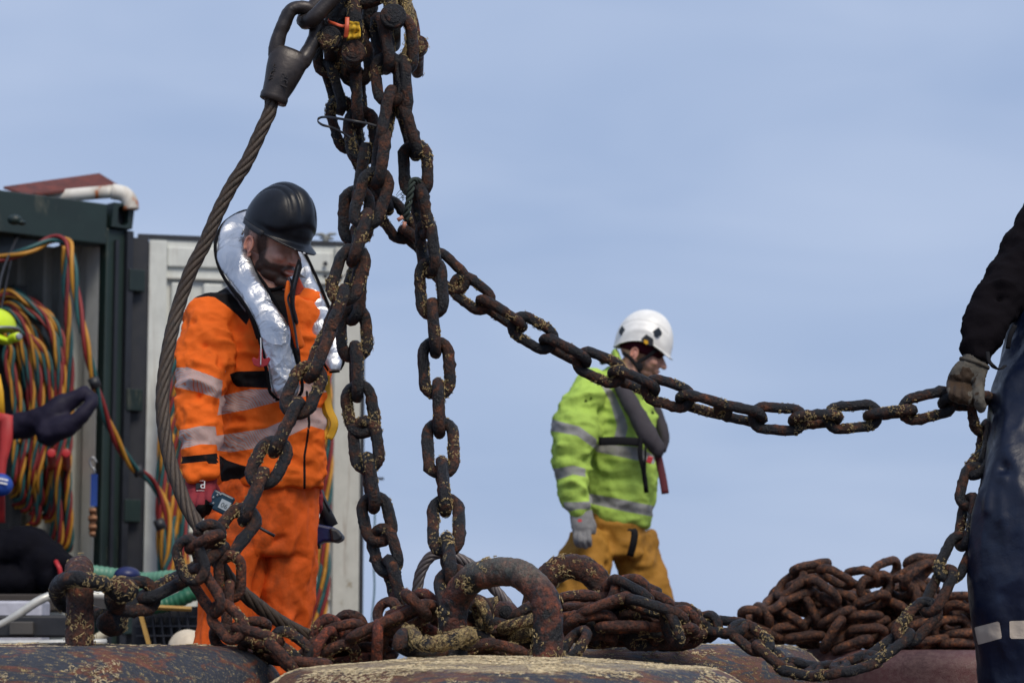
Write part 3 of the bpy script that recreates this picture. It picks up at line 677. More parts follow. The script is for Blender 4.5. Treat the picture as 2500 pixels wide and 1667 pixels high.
def rope(label, P, r, mat, strands=6, pitch=0.26, cat="wire rope", n=14, name="wire_rope"):
    P = spline(P, n); T, N, B = frames(P); s_ = np.concatenate([[0], np.cumsum(np.linalg.norm(np.diff(P, axis=0), axis=1))])
    root = empty(name, P[0], label, cat)
    for k in range(strands):
        a = 2 * math.pi * k / strands + s_ / pitch * 2 * math.pi
        Q = P + (np.cos(a)[:, None] * N + np.sin(a)[:, None] * B) * r * 0.62
        V, F = tube(Q, r * 0.42, 8); V = V + normals(V, F) * (vnoise(V, 400, k) * r * 0.03)[:, None]
        MB().add(V, F).build("strand", mat, root)
    return root
t = NT("wire_rope_steel"); a = t.noise(30, 4, 0.7); b = t.noise(260, 3, 0.7, sc=(1, 1, 0.3))
t.set('Base Color', t.mix(t.ramp(b, (0.35, 0.0), (0.65, 1.0)), t.ramp(a, (0.35, (0.010, 0.008, 0.007)), (0.7, (0.045, 0.026, 0.016))), (0.060, 0.042, 0.030)))
t.set('Roughness', 0.6); t.set('Metallic', 0.1); t.bump(b, 0.7, 0.002); M['rope'] = t.m
RP = [(622, 205), (622, 250), (600, 300), (567, 372), (533, 425), (500, 490), (470, 560), (437, 625), (411, 700), (393, 770), (379, 850), (373, 920), (378, 990), (390, 1055), (408, 1110), (430, 1165), (460, 1215), (500, 1290), (540, 1345), (590, 1388), (640, 1425), (690, 1452), (745, 1475), (800, 1490), (870, 1480)]
ry = np.interp(np.arange(len(RP)), [0, 8, 14, 17, 24], [6.85, 6.8, 6.68, 6.62, 6.95])
rope("brown wire rope curving from the socket down past the man in orange", [D(x, y, Y) for (x, y), Y in zip(RP, ry)], 0.0195, M['rope'], n=9)
rope("grey wire rope hooping up behind the pile of chain", [D(955, 1400, 7.3), D(958, 1360, 7.3), D(966, 1315, 7.3), D(985, 1282, 7.3), D(1012, 1270, 7.3), D(1045, 1278, 7.3), D(1085, 1300, 7.3), D(1120, 1335, 7.3), D(1160, 1380, 7.3), D(1195, 1425, 7.3)], 0.0165, plain('grey_rope', (0.10, 0.085, 0.085), 0.5, 0.3), pitch=0.16)
rope("twisted rope lying low in the chain pile", [D(745, 1478, 6.98), D(800, 1475, 6.98), D(860, 1462, 6.98), D(930, 1448, 6.98), D(1000, 1440, 6.98)], 0.018, M['rope'], pitch=0.16)
rope("crane wire rising out of view from the ring at the very top", [cm + np.array([0, 0, 0.07]), cm + np.array([0.004, 0, 1.5]), cm + np.array([0, 0, 4.5])], 0.014, M['rope'], pitch=0.2)
# frayed green rope tied into the third leg
t = plain('green_rope', (0.018, 0.028, 0.022), 0.9, var=0.4, scale=120)
F13 = fr(740, 240, 4.9)
g = rope("frayed dark green rope end tied round the straight chain leg", [F13(1380, 1000, 6.9), F13(1310, 990, 6.87), F13(1290, 1090, 6.86), F13(1270, 1200, 6.86), F13(1250, 1330, 6.86), F13(1225, 1450, 6.87)], 0.0105, t, 3, 0.06, "rope", 8, "rope_end")
for k in range(26):
    a = F13(1200 + random.uniform(-20, 60), random.choice((1110, 1180, 1440)) + random.uniform(-30, 30), 6.86); b = a + np.array([random.uniform(-0.022, 0.008), random.uniform(-.01, .01), random.uniform(-0.022, 0.012)])
    tubeobj("fibre", [a, (a + b) / 2 + np.array([0, 0, random.uniform(-.006, .006)]), b], 0.0007, t, g, 3, 4)
hose = plain('pink_hose', (0.35, 0.15, 0.10), 0.5)
for (a, b) in (((1130, 1460), (1195, 1420)), ((1215, 1480), (1205, 1560))):
    tubeobj("hose_stub", [F13(*a, 6.85), F13(*b, 6.85)], 0.006, hose, g, 1, 12)
# zip ties and rag
def strap(name, P, w, th, mat, parent, ref, n=8):
    P = spline(P, n); V, F = tube(P, w / 2, 8, r2=th / 2, ref=ref); return MB().add(V, F).build(name, mat, parent)
z = [F13(960, 360, 6.88), F13(800, 310, 6.86), F13(620, 275, 6.84), F13(450, 248, 6.86), F13(300, 228, 6.9), F13(210, 232, 6.94), F13(172, 270, 6.93), F13(230, 320, 6.9), F13(340, 350, 6.9), F13(450, 400, 6.95), F13(560, 470, 7.0)]
tag(strap("cable_tie", z, 0.0075, 0.002, M['rubber'], None, (0, 0, 1)), "long black cable tie looping out from the bundled chains", "cable tie")
ot = plain('orange_tie', (0.50, 0.075, 0.025), 0.5)
zt = empty("cable_tie", F12(600, 350, 6.83), "orange cable tie round the left shackle's bow", "cable tie")
strap("band", [F12(470, 260, 7.0), F12(385, 290, 6.9), F12(375, 320, 6.85), F12(470, 355, 6.83), F12(560, 385, 6.83), F12(650, 390, 6.84)], 0.009, 0.003, ot, zt, (0, 0, 1))
strap("tail", [F12(650, 260, 6.82), F12(645, 400, 6.81), F12(628, 560, 6.82)], 0.013, 0.003, ot, zt, (1, 0, 0))
rag = plain('yellow_rag', (0.45, 0.27, 0.01), 0.8, var=0.5, scale=90)
Vr = []; 
for i in range(9):
    for j in range(9):
        a, b = i / 8, j / 8; q = F12(670 + 160 * a - 40 * b * (1 - a) + 20 * b, 315 + 20 * a + (230 + 60 * (1 - a)) * b, 6.83 + 0.012 * math.sin(7 * a + 5 * b) + 0.006 * math.sin(13 * b)); Vr.append(q)
Fr = [(i * 9 + j, i * 9 + j + 1, (i + 1) * 9 + j + 1, (i + 1) * 9 + j) for i in range(8) for j in range(8)]
o = obj("rag", mesh("rag", Vr, Fr, rag)); s_ = o.modifiers.new("s", 'SOLIDIFY'); s_.thickness = 0.002; tag(o, "torn yellow rag caught on the middle shackle", "rag")

# shackle on the post eye, left
root = empty("shackle", D(200, 1370, 6.38), "large dark shackle looped round the upright post eye at the left", "shackle")
F4 = fr(100, 1180, 3.22)
tubeobj("bow", [F4(560, 830, 6.38), F4(480, 790, 6.30), F4(380, 760, 6.26), F4(290, 745, 6.26), F4(200, 760, 6.28), F4(135, 800, 6.36), F4(130, 870, 6.48), F4(180, 940, 6.52), F4(280, 985, 6.54), F4(400, 1010, 6.54), F4(480, 1040, 6.5)], [0.019, 0.019, 0.0195, 0.021, 0.022, 0.022, 0.022, 0.021, 0.02, 0.02, 0.02], M['chain_dark'], root, 8, 18, 21)
mb = MB(); a, b = F4(645, 800, 6.36), F4(560, 1120, 6.5)
mb.add(*sphere(F4(640, 830, 6.36), (0.042, 0.04, 0.034), seg=24, rings=14)).add(*cyl(F4(640, 790, 6.36), F4(645, 770, 6.36), 0.03)).add(*cyl(a, b, 0.02))
V = mb.arr(); mb.V = [V + normals(V, mb.F) * (fbm(V, 40, 5) * 0.002)[:, None]]; mb.build("pin_head", M['chain'], root)
mb = MB().add(*sphere(F4(560, 1095, 6.46), (0.043, 0.042, 0.034), seg=24, rings=14)); V = mb.arr(); mb.V = [V + normals(V, mb.F) * (fbm(V, 45, 6) * 0.004)[:, None]]; mb.build("nut", M['chain'], root)
# shackle lying in front of the dark eye, thick with worm casts
root = empty("shackle", F5(1480, 1250, 6.3), "shackle lying at the foot of the dark eye, furred with pale worm casts", "shackle")
tubeobj("bow", [F5(1270, 1160, 6.42), F5(1310, 1180, 6.36), F5(1370, 1250, 6.30), F5(1500, 1262, 6.27), F5(1640, 1225, 6.27), F5(1735, 1190, 6.32), F5(1765, 1215, 6.4), F5(1700, 1260, 6.5), F5(1560, 1300, 6.52)], [0.014, 0.017, 0.0195, 0.020, 0.0195, 0.019, 0.019, 0.019, 0.018], M['grown'], root, 8, 18, 31, rough=0.08)
tubeobj("pin", [F5(1240, 1170, 6.36), F5(1215, 1230, 6.32), F5(1225, 1290, 6.32)], [0.014, 0.020, 0.018], M['chain_dark'], root, 6, 18, 32)
tubeobj("lug", [F5(1200, 1240, 6.34), F5(1290, 1300, 6.36), F5(1420, 1325, 6.4), F5(1560, 1320, 6.45)], [0.024, 0.022, 0.018, 0.015], M['chain_dark'], root, 6, 16, 33)
# shackle with a bright pin under the brown eye
root = empty("shackle", F6(750, 700, 6.95), "encrusted shackle with a dark glossy pin end under the eyes", "shackle")
tubeobj("bow", [F6(460, 570, 6.9), F6(560, 600, 6.86), F6(630, 690, 6.84), F6(560, 790, 6.88), F6(650, 830, 6.9), F6(760, 800, 6.92), F6(830, 740, 6.92)], 0.020, M['grown'], root, 8, 16, 41)
mb = MB().add(*cyl(F6(700, 650, 6.95), F6(860, 690, 6.98), 0.034, bev=0.3)).add(*sphere(F6(780, 665, 6.9), (0.036, 0.04, 0.036)))
V = mb.arr(); mb.V = [V + normals(V, mb.F) * (fbm(V, 40, 8) * 0.003)[:, None]]; mb.build("pin", M['eye_rust'], root)
bolt(root, (1000 + 790 / 3.36, 1300 + 645 / 3.36), 6.86, 0.019, M['chain_dark'], 0.03, name="pin_end")
tubeobj("spacer", [F6(600, 600, 6.95), F6(730, 580, 6.95)], 0.022, M['grown'], root, 3, 16, 42)

# worm casts on the eyes and sinkers
for par, thr, per, sd_, kw in ((S1, 0.50, 24, 201, {}), (S2, 0.45, 24, 202, {}), (S3, 0.30, 16, 203, {})):
    for e in [c for c in par.children if c.name.startswith('lifting_eye')]:
        V = np.array([v.co[:] for v in e.data.vertices]) + np.array(par.location); N = np.array([v.normal[:] for v in e.data.vertices])
        m = fbm(V, 14, sd_, 3) + 0.9 * np.clip((0.47 - V[:, 2]) / 0.1, -0.3, 0.6); ok = np.where((m > thr) & (V[:, 2] > 0.37))[0]
        rg = np.random.default_rng(sd_); pick = rg.choice(ok, size=int(len(ok) * per / 40)); curls(par, V[pick] + rg.normal(size=(len(pick), 3)) * 0.003, N[pick], seed=sd_, rad=(0.003, 0.008), r=0.0011)
def casts_on(o, n, thr, sd_, zmin, scale=7, ylim=99):
    V = np.array([v.co[:] for v in o.data.vertices]) + np.array(o.location); N = np.array([v.normal[:] for v in o.data.vertices]); tri = [tuple(p.vertices) for p in o.data.polygons if len(p.vertices) <= 4]
    rg = np.random.default_rng(sd_); T_ = np.array([(f[0], f[1], f[2]) for f in tri]); ar = np.linalg.norm(np.cross(V[T_[:, 1]] - V[T_[:, 0]], V[T_[:, 2]] - V[T_[:, 0]]), axis=1)
    i = rg.choice(len(T_), size=n, p=ar / ar.sum()); a, b = rg.random(n), rg.random(n); P = V[T_[i, 0]] + (V[T_[i, 1]] - V[T_[i, 0]]) * a[:, None] + (V[T_[i, 2]] - V[T_[i, 0]]) * b[:, None]; NN = N[T_[i, 0]]
    ok = (P[:, 2] > zmin) & (fbm(P * [1, 1.8, 2.5], scale, sd_, 3) > thr) & (P[:, 1] < ylim); return curls(o, P[ok], NN[ok], seed=sd_, rad=(0.003, 0.007), r=0.0010, mat=M['casts_pale'])
casts_on(S1, 26000, -0.12, 301, 0.30, 7); casts_on(S2, 14000, 0.38, 302, 0.30, 6, 6.9); casts_on(S3, 12000, 0.25, 303, 0.33, 8)
for sh in [o for o in COL.objects if o.name.startswith('shackle') and o.parent is None]:
    bows = [c for c in sh.children if c.name.startswith(('bow', 'pin', 'nut', 'lug', 'spacer'))]
    full = any(c.data.materials and c.data.materials[0] == M['grown'] for c in bows)
    for c in bows:
        V = np.array([v.co[:] for v in c.data.vertices]) + np.array(sh.location); N = np.array([v.normal[:] for v in c.data.vertices]); m = fbm(V, 15, 9, 3); ok = np.where(m > (-0.35 if c.data.materials[0] == M['grown'] else 0.30))[0]
        if len(ok) > 3:
            rg = np.random.default_rng(len(V)); pick = rg.choice(ok, size=max(3, int(len(ok) * (0.8 if c.data.materials[0] == M['grown'] else 0.5)))); curls(sh, V[pick] + rg.normal(size=(len(pick), 3)) * 0.002, N[pick], seed=len(V), rad=(0.003, 0.007))

# ================================================================ shipping container with its open door, and the gear around it
t = NT("container_green"); a = t.noise(3, 4, 0.6); b = t.noise(26, 5, 0.7); c = t.noise(9, 4, 0.7, 0.5, sc=(1, 1, 0.3))
t.set('Base Color', t.mix(t.ramp(c, (0.60, 0.0), (0.72, 0.6)), t.ramp(a, (0.3, (0.004, 0.012, 0.012)), (0.7, (0.008, 0.023, 0.021))), (0.09, 0.09, 0.065))); t.set('Roughness', 0.5); t.bump(b, 0.2); M['green'] = t.m
def panel_white(name, base, dirt):
    t = NT(name); a = t.noise(6, 5, 0.65, 0.6); b = t.noise(30, 5, 0.7, sc=(1, 1, 0.4)); c = t.noise(2.2, 3, 0.5)
    f = t.math('ADD', t.math('MULTIPLY', a, 0.6), t.math('MULTIPLY', b, 0.4))
    col = t.ramp(f, (0.42, base), (0.60, tuple(q * 0.86 for q in base)), (0.70 - 0.1 * dirt, tuple(q * 0.62 for q in (base[0], base[1] * 0.93, base[2] * 0.8))), (0.82, (0.20, 0.12, 0.07)))
    run = t.noise(9, 4, 0.7, 0.3, sc=(2.2, 2.2, 0.12)); col = t.mix(t.ramp(run, (0.60, 0.0), (0.72, 0.35 + 0.35 * dirt)), col, (0.17, 0.11, 0.07))
    t.set('Base Color', col); t.set('Roughness', 0.6); t.bump(b, 0.2); return t.m
M['panel'] = panel_white("container_inner_paint", (0.56, 0.58, 0.55), 0.2)
M['panel_dirty'] = panel_white("container_edge_paint", (0.46, 0.46, 0.42), 1.1)
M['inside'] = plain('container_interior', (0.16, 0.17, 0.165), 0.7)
M['inner_shade'] = plain('container_inner_shade', (0.05, 0.052, 0.055), 0.8)  # shade of the container's depth put into the wall colour
M['gasket'] = plain('door_gasket', (0.010, 0.012, 0.018), 0.5)
M['rustplate'] = plain('rusty_plate', (0.10, 0.024, 0.018), 0.8, var=0.5)
KX = D(300, 1000, 12.0)[0]
hd = np.array([-0.766, -0.643, 0.0]); gd = np.array([-0.643, 0.766, 0.0]); up = np.array([0, 0, 1.0])
O = np.array([KX, 12.0, 0.0])
def cb(h0, h1, g0, g1, z0, z1):
    """box in container axes: h along the open end towards the left, g into the container"""
    rot = np.stack([hd, gd, up], 1); c = O + hd * (h0 + h1) / 2 + gd * (g0 + g1) / 2 + up * (z0 + z1) / 2
    return box(c, (abs(h1 - h0), abs(g1 - g0), z1 - z0), rot)
CT = empty("shipping_container", O + hd * 1.2, "dark green shipping container standing open, hung with diving hoses", "shipping container")
MB().add(*cb(0.17, 2.3, -0.02, 0.10, 2.37, 2.575)).build("header_beam", M['green'], CT, smooth=False, bevel=0.006)
MB().add(*cb(0.0, 0.16, 0.0, 0.07, 0.13, 2.46)).build("corner_post", M['green'], CT, smooth=False, bevel=0.008)
MB().add(*cb(0.025, 0.06, -0.035, -0.002, 0.15, 2.45)).add(*cb(0.10, 0.118, -0.022, -0.002, 0.15, 2.40)).build("door_channel", M['gasket'], CT, smooth=False)
for z in (0.45, 1.0, 1.55, 2.15): MB().add(*cb(-0.04, 0.05, -0.045, -0.004, z, z + 0.11)).build("hinge", M['green'], CT, smooth=False, bevel=0.004)
# corner casting with its oblong hole
mb = MB(); w_, h_ = 0.18, 0.125; zc = 2.525
sl = [(0.03 * math.cos(a) , 0.022 * math.sin(a) + (0.028 if math.sin(a) > 0 else -0.028)) for a in np.linspace(0, 2 * math.pi, 24, endpoint=False)]
rc_ = []
for x, y in sl:
    k = min(0.09 / abs(x) if abs(x) > 1e-6 else 9e9, 0.062 / abs(y)); rc_.append((x * k, y * k))
for (ring, g) in ((sl, -0.03), (rc_, -0.03), (rc_, 0.14), (sl, 0.005)): pass
V = []; 
for ring, g in ((sl, 0.03), (sl, -0.03), (rc_, -0.03), (rc_, 0.15)):
    V += [O + hd * (0.085 + x) + gd * g + up * (zc + y) for x, y in ring]
F = []
for r_i in range(3):
    for k in range(24): F.append((r_i * 24 + k, r_i * 24 + (k + 1) % 24, (r_i + 1) * 24 + (k + 1) % 24, (r_i + 1) * 24 + k))
F.append(tuple(range(72, 96)))
mb.add(V, F); mb.build("corner_casting", M['green'], CT, smooth=False)
MB().add(*cb(0.03, 0.14, 0.031, 0.04, zc - 0.06, zc + 0.06)).build("casting_back", M['gasket'], CT, smooth=False)
# side wall on the right, corrugated, seen from inside; back wall, roof, floor, left wall
for k in range(16):
    g0 = 0.072 + k * 0.14; dp = 0.0 if k % 2 == 0 else 0.045
    MB().add(*cb(0.07 - dp * 0.5, 0.11 + (0.045 - dp), g0, g0 + 0.139, 0.13, 2.45)).build("wall_corrugation", M['panel'], CT, smooth=False, bevel=0.012)
MB().add(*cb(0.0, 2.4, 2.45, 2.5, 0.13, 2.5)).build("end_wall", M['inner_shade'], CT, smooth=False)
MB().add(*cb(0.0, 2.4, 0.11, 2.5, 2.50, 2.56)).build("roof", M['green'], CT, smooth=False)
MB().add(*cb(0.0, 2.4, 0.0, 2.5, 0.0, 0.12)).build("floor_frame", M['green'], CT, smooth=False)
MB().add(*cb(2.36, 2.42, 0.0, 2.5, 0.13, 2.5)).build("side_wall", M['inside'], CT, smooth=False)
MB().add(*cb(0.35, 0.42, 0.45, 2.4, 0.13, 2.2)).build("interior_shade_sheet", M['inner_shade'], CT, smooth=False)  # dark sheet added to stand for the shade deeper in the container
mb = MB().add(*sphere(D(34, 505, 11.2), (0.035, 0.03, 0.025))).add(*sphere(D(50, 512, 11.2), (0.02, 0.03, 0.012))); mb.build("lug", M['green'], CT)
# open door
dd = unit(np.array([1.0, 0.24, 0])); dn = np.array([dd[1], -dd[0], 0]); DO = D(322, 1000, 12.05) * [1, 1, 0]
def db(x0, x1, y0, y1, z0, z1):
    rot = np.stack([dd, -dn, up], 1); c = DO + dd * (x0 + x1) / 2 - dn * (y0 + y1) / 2 + up * (z0 + z1) / 2
    return box(c, (x1 - x0, y1 - y0, z1 - z0), rot)
DR = empty("container_door", DO, "open container door, pale grey inside with a stained edge, behind the man in orange", "door")
DW = 1.12
DT = 2.43
MB().add(*db(0.03, DW - 0.02, 0.0, 0.03, 0.16, DT)).build("door_panel", M['panel'], DR, smooth=False)
MB().add(*db(0.025, 0.115, -0.035, 0.03, 0.16, DT - 0.012)).build("hinge_stile", M['panel'], DR, smooth=False, bevel=0.006)
MB().add(*db(DW - 0.15, DW - 0.012, -0.035, 0.03, 0.16, DT - 0.012)).build("lock_stile", M['panel_dirty'], DR, smooth=False, bevel=0.006)
MB().add(*db(0.117, DW - 0.152, -0.02, 0.03, DT - 0.14, DT - 0.04)).build("top_rail", M['panel'], DR, smooth=False, bevel=0.006)
for z in (DT - 0.205, 1.45, 0.95, 0.42): MB().add(*db(0.119, DW - 0.154, -0.03, -0.002, z, z + 0.012)).build("ledge", M['panel_dirty'], DR, smooth=False, bevel=0.003)
for k in range(5): MB().add(*db(0.14 + k * 0.16, 0.24 + k * 0.16, -0.022, -0.001, 0.2, DT - 0.22)).build("panel_rib", M['panel'], DR, smooth=False, bevel=0.01)
MB().add(*db(-0.03, DW + 0.005, -0.01, 0.02, DT + 0.001, DT + 0.022)).build("gasket", M['gasket'], DR, smooth=False)
MB().add(*db(DW - 0.011, DW + 0.012, -0.02, 0.02, 0.15, DT)).build("gasket", M['gasket'], DR, smooth=False)
MB().add(*db(-0.06, 0.023, -0.02, 0.03, 0.15, DT)).build("gasket", M['gasket'], DR, smooth=False)
for z in (DT - 0.10, DT - 0.165):
    for x in (DW - 0.20, DW - 0.12): 
        c = DO + dd * x + dn * 0.036 + up * z; MB().add(*cyl(c, c + dn * 0.006, 0.012, 12)).build("rivet_hole", M['gasket'], DR)  # dark discs standing for the shaded rivet holes
for z in (1.25, 0.93, 0.62, 0.28): MB().add(*db(DW - 0.20, DW - 0.155, -0.028, -0.0035, z, z + 0.12)).build("cam_keeper", M['panel_dirty'], DR, smooth=False, bevel=0.004)
# cam on the top edge of the door
cm_ = plain('cast_aluminium', (0.20, 0.21, 0.20), 0.6)
root = empty("lashing_cam", D(748, 545, 12.3), "small cast cam sitting on the top edge of the open door", "deck fitting")
q = D(748, 556, 12.27); MB().add(*cyl(q, q + up * 0.035, 0.018, 12)).build("stem", cm_, root)
for a_, b_ in (((-26, -18), (8, -12)), ((-4, -12), (24, -19)), ((-14, -9), (18, -7))):
    MB().add(*tube([q + np.array([a_[0] / 450, 0, -a_[1] / 450]), q + np.array([(a_[0] + b_[0]) / 900, -.01, -(a_[1] + b_[1]) / 900 + .004]), q + np.array([b_[0] / 450, 0, -b_[1] / 450])], [0.004, 0.010, 0.005], 8)).build("lug", cm_, root)
# rust red plate and white pipe on the roof
V = np.array([D(8, 434, 11.75), D(228, 403, 12.3), D(272, 430, 12.25), D(60, 452, 11.7)])
pl = MB(); Vt = np.vstack([V, V + [0, 0.0, 0.012]]); pl.add(Vt, [(0, 1, 2, 3), (7, 6, 5, 4), (0, 4, 5, 1), (1, 5, 6, 2), (2, 6, 7, 3), (3, 7, 4, 0)])
tag(pl.build("roof_plate", M['rustplate'], None, smooth=False, origin=V[0]), "rust red steel plate lying tilted on the container roof", "steel plate")
t = NT("old_white_pipe"); a = t.noise(7, 4, 0.6, 0.6); t.set('Base Color', t.ramp(a, (0.42, (0.62, 0.60, 0.55)), (0.58, (0.42, 0.38, 0.33)), (0.62, (0.38, 0.12, 0.04)))); t.set('Roughness', 0.6)
PP = [D(60, 462, 11.95), D(130, 452, 11.95), D(200, 445, 11.95), D(258, 440, 11.95), D(284, 446, 11.95), D(298, 462, 11.95), D(301, 482, 11.95)]
root = empty("pipe", PP[0], "white pipe with a rust stain on the container roof, bent down over the corner", "pipe")
tubeobj("pipe_run", PP[:4], 0.033, t.m, root, 5, 16); tubeobj("elbow", PP[3:], 0.040, t.m, root, 6, 16)

# ---- diver's umbilicals: yellow, red and teal hoses laid up together
M['h0'] = plain('yellow_hose', (0.44, 0.20, 0.018), 0.55); M['h1'] = plain('red_hose', (0.19, 0.014, 0.014), 0.55); M['h2'] = plain('teal_hose', (0.012, 0.075, 0.078), 0.55)
def umb(P, parent, r=0.0095, pitch=0.42, ph=0, n=10, two=False):
    P = spline(P, n); T, N, B = frames(P); s_ = np.concatenate([[0], np.cumsum(np.linalg.norm(np.diff(P, axis=0), axis=1))])
    for k, nm in enumerate(("yellow_hose", "red_hose", "teal_hose")):
        a = 2 * math.pi * k / 3 + s_ / pitch * 2 * math.pi + ph
        Q = P + (np.cos(a)[:, None] * N + np.sin(a)[:, None] * B) * r * 1.12
        V, F = tube(Q, r, 7); MB().add(V, F).build(nm, M['h%d' % k], parent)
rng = random.Random(4)
root = empty("hose_coil", D(100, 900, 11.3), "thick coil of twisted yellow, red and teal hoses hanging inside the container", "hose coil", "coils of diving hose")
for i in range(27):
    u = i / 26; x = 44 + 120 * u + rng.uniform(-4, 4); Y = 11.75 + 0.3 * rng.random(); yb = 1120 + 110 * u + rng.uniform(-30, 30); top = 652 + 70 * rng.random() + 90 * (1 - u)
    umb([D(-60 + 40 * u, top + 30, Y), D(-10 + 30 * u, top + 4, Y), D(20 + 40 * u, top + 20, Y), D(x - 30 - 6 * u, top + 70, Y), D(x - 10, top + 160, Y), D(x - 2, top + 260, Y), D(x + rng.uniform(-6, 4), 1000, Y), D(x - 6 + rng.uniform(-7, 5), 1090, Y), D(x - 10 + 8 * u, yb, Y + 0.05), D(x - 22, yb + 16, Y + 0.1)], root, r=0.0082, ph=rng.uniform(0, 6.3), pitch=0.26 + 0.1 * rng.random())
for x in (118, 152): MB().add(*cyl(D(x, 1040, 11.2), D(x + 2, 1085, 12.1), 0.02)).build("tape_band", M['red'], root)
root = empty("hose_coil", D(392, 1060, 11.85), "hank of twisted hoses on the open door left of the man in orange", "hose coil", "coils of diving hose")
for i in range(8):
    x = 372 + 8.5 * i; Y = 11.92 - 0.04 * rng.random(); umb([D(x + 26, 800 + 6 * i, Y), D(x + 12, 860, Y), D(x + rng.uniform(-3, 6), 960, Y), D(x - 8 + rng.uniform(-4, 4), 1080, Y), D(x - 6 + rng.uniform(-6, 6), 1190, Y), D(x - 2, 1300, Y), D(x + 8, 1330, Y)], root, ph=rng.uniform(0, 6.3), pitch=0.3 + 0.2 * rng.random())
root = empty("hose_coil", D(745, 1100, 11.9), "hank of twisted hoses hanging down the door right of the man in orange", "hose coil", "coils of diving hose")
for i in range(3):
    x = 737 + 8 * i; Y = 12.0; umb([D(x, 850, Y), D(x + 5, 1000, Y), D(x + 3, 1120, Y), D(x - 4, 1240, Y), D(x - 2 , 1330, Y), D(x - 16, 1440, Y), D(x - 30, 1480, Y)], root, ph=rng.uniform(0, 6.3), pitch=0.36)
root = empty("hose", D(200, 800, 11.2), "single twisted umbilical hose drooping from the container roof across to the door", "hose")
umb([D(-30, 600, 11.3), D(60, 578, 11.3), D(118, 550, 11.35), D(155, 556, 11.3), D(166, 600, 11.25), D(178, 690, 11.25), D(198, 790, 11.25), D(218, 880, 11.3), D(250, 975, 11.4), D(300, 1065, 11.55), D(352, 1110, 11.7), D(385, 1180, 11.75), D(392, 1260, 11.75), D(380, 1310, 11.75)], root, r=0.0105, pitch=0.5)
umb([D(150, 566, 11.4), D(150, 640, 11.4), D(158, 760, 11.4), D(163, 900, 11.4), D(160, 1000, 11.4)], root, r=0.0095, pitch=0.45, ph=2)
for x, y in ((218, 880), (318, 1082), (368, 1205)): MB().add(*tube([D(x - 5, y - 12, 11.25 if x < 300 else 11.6), D(x + 4, y + 10, 11.25 if x < 300 else 11.6)], 0.026, 14)).build("tape_band", M['rubber'], root)

# ---- gear at the left edge
M['hivis'] = plain('hivis_yellow_shell', (0.55, 0.72, 0.02), 0.35, var=0.06); M['drysuit'] = plain('black_neoprene', (0.004, 0.004, 0.007), 0.9, bump=0.4, spec=0.08); M['drysuit2'] = plain('dark_violet_cloth', (0.012, 0.010, 0.024), 0.65, bump=0.4, spec=0.2)
root = empty("helmet", D(-10, 750, 10.9), "bright yellow helmet with a lamp on its side, hanging at the container mouth", "helmet")
c = D(-12, 752, 10.9); V, F = sphere(c, (0.096, 0.12, 0.088), seg=32, rings=20); V[:, 2] = np.maximum(V[:, 2], c[2] - 0.012); MB().add(V, F).build("shell", M['hivis'], root)
MB().add(*tube([c + np.array([0.099 * math.cos(a), -0.122 * math.sin(a), -0.020 + 0.014 * math.cos(a)]) for a in np.linspace(-0.6, 3.4, 24)], 0.007, 8, r2=0.014)).build("band", M['steel'], root)
MB().add(*sphere(c + np.array([0.02, -0.05, -0.055]), (0.075, 0.075, 0.022), rotm('Y', 18), 24, 12)).build("peak", M['hivis'], root)
tubeobj('lanyard', [c + np.array([0, 0, 0.086]), c + np.array([-0.01, 0.2, 0.30]), O + hd * 0.62 + gd * 0.05 + up * 2.38], 0.006, M['rubber'], root, 6, 8)
MB().add(*cyl(D(26, 778, 10.8), D(42, 773, 10.75), 0.021)).build("lamp", M['hivis'], root)
MB().add(*cyl(D(42, 773, 10.75), D(45, 772, 10.74), 0.015)).build("lens", M['steel'], root)
mb = MB(); P = spline([D(20, 985, 10.9), D(60, 975, 10.9), D(110, 958, 10.85), D(150, 925, 10.85), D(190, 905, 10.85), D(214, 908, 10.85)], 8)
mb.add(*tube(P, np.interp(np.linspace(0, 1, len(P)), [0, 0.2, 0.5, 0.8, 1], [0.05, 0.06, 0.055, 0.032, 0.02]), 16, cap_round=True))
P = spline([D(214, 910, 10.85), D(205, 940, 10.8), D(165, 972, 10.8), D(110, 995, 10.82)], 8); mb.add(*tube(P, np.interp(np.linspace(0, 1, len(P)), [0, 0.4, 1], [0.022, 0.030, 0.06]), 16, cap_round=True))
V, N, F = fuse(mb, 0.012, 5); V = V + N * (fbm(V, 14, 5) * 0.010)[:, None]
sl_ = tag(MB().add(V, F).build("sleeve", M['drysuit2'], None, origin=D(100, 960, 10.9)), "dark violet padded sleeve hanging across the coil of hoses", "sleeve")
mb = MB()
for (x, y, rx, ry) in ((-20, 1270, 90, 52), (60, 1260, 60, 44), (100, 1290, 55, 50), (20, 1330, 100, 40), (125, 1320, 42, 36), (150, 1300, 25, 30)): mb.add(*sphere(D(x, y, 10.6), (rx / 520, 0.16, ry / 520)))
V, N, F = fuse(mb, 0.014, 6); V = V + N * ((fbm(V, 7, 8) * 0.022) + np.abs(fbm(V, 12, 4)) * 0.014)[:, None]
g_ = MB().add(V, F).build("dive_suit", M['drysuit'], None, origin=D(40, 1350, 10.6)); tag(g_, "black diving suit slumped over the gear below the hose coil", "diving suit")
MB().add(*tube([D(128, 1288, 10.42), D(137, 1305, 10.4), D(140, 1325, 10.42), D(136, 1345, 10.44)], 0.010, 8)).build("cuff", M['red'], g_)
root = empty("harness", D(5, 1080, 10.7), "red webbing harness hanging at the left edge with a blue pouch", "harness")
tubeobj('hanging_cord', [D(-8, 862, 10.7), D(-14, 800, 10.85), O + hd * 0.64 + gd * 0.04 + up * 2.38], 0.005, M['rubber'], root, 6, 8)
rw = plain('red_webbing', (0.36, 0.022, 0.022), 0.6)
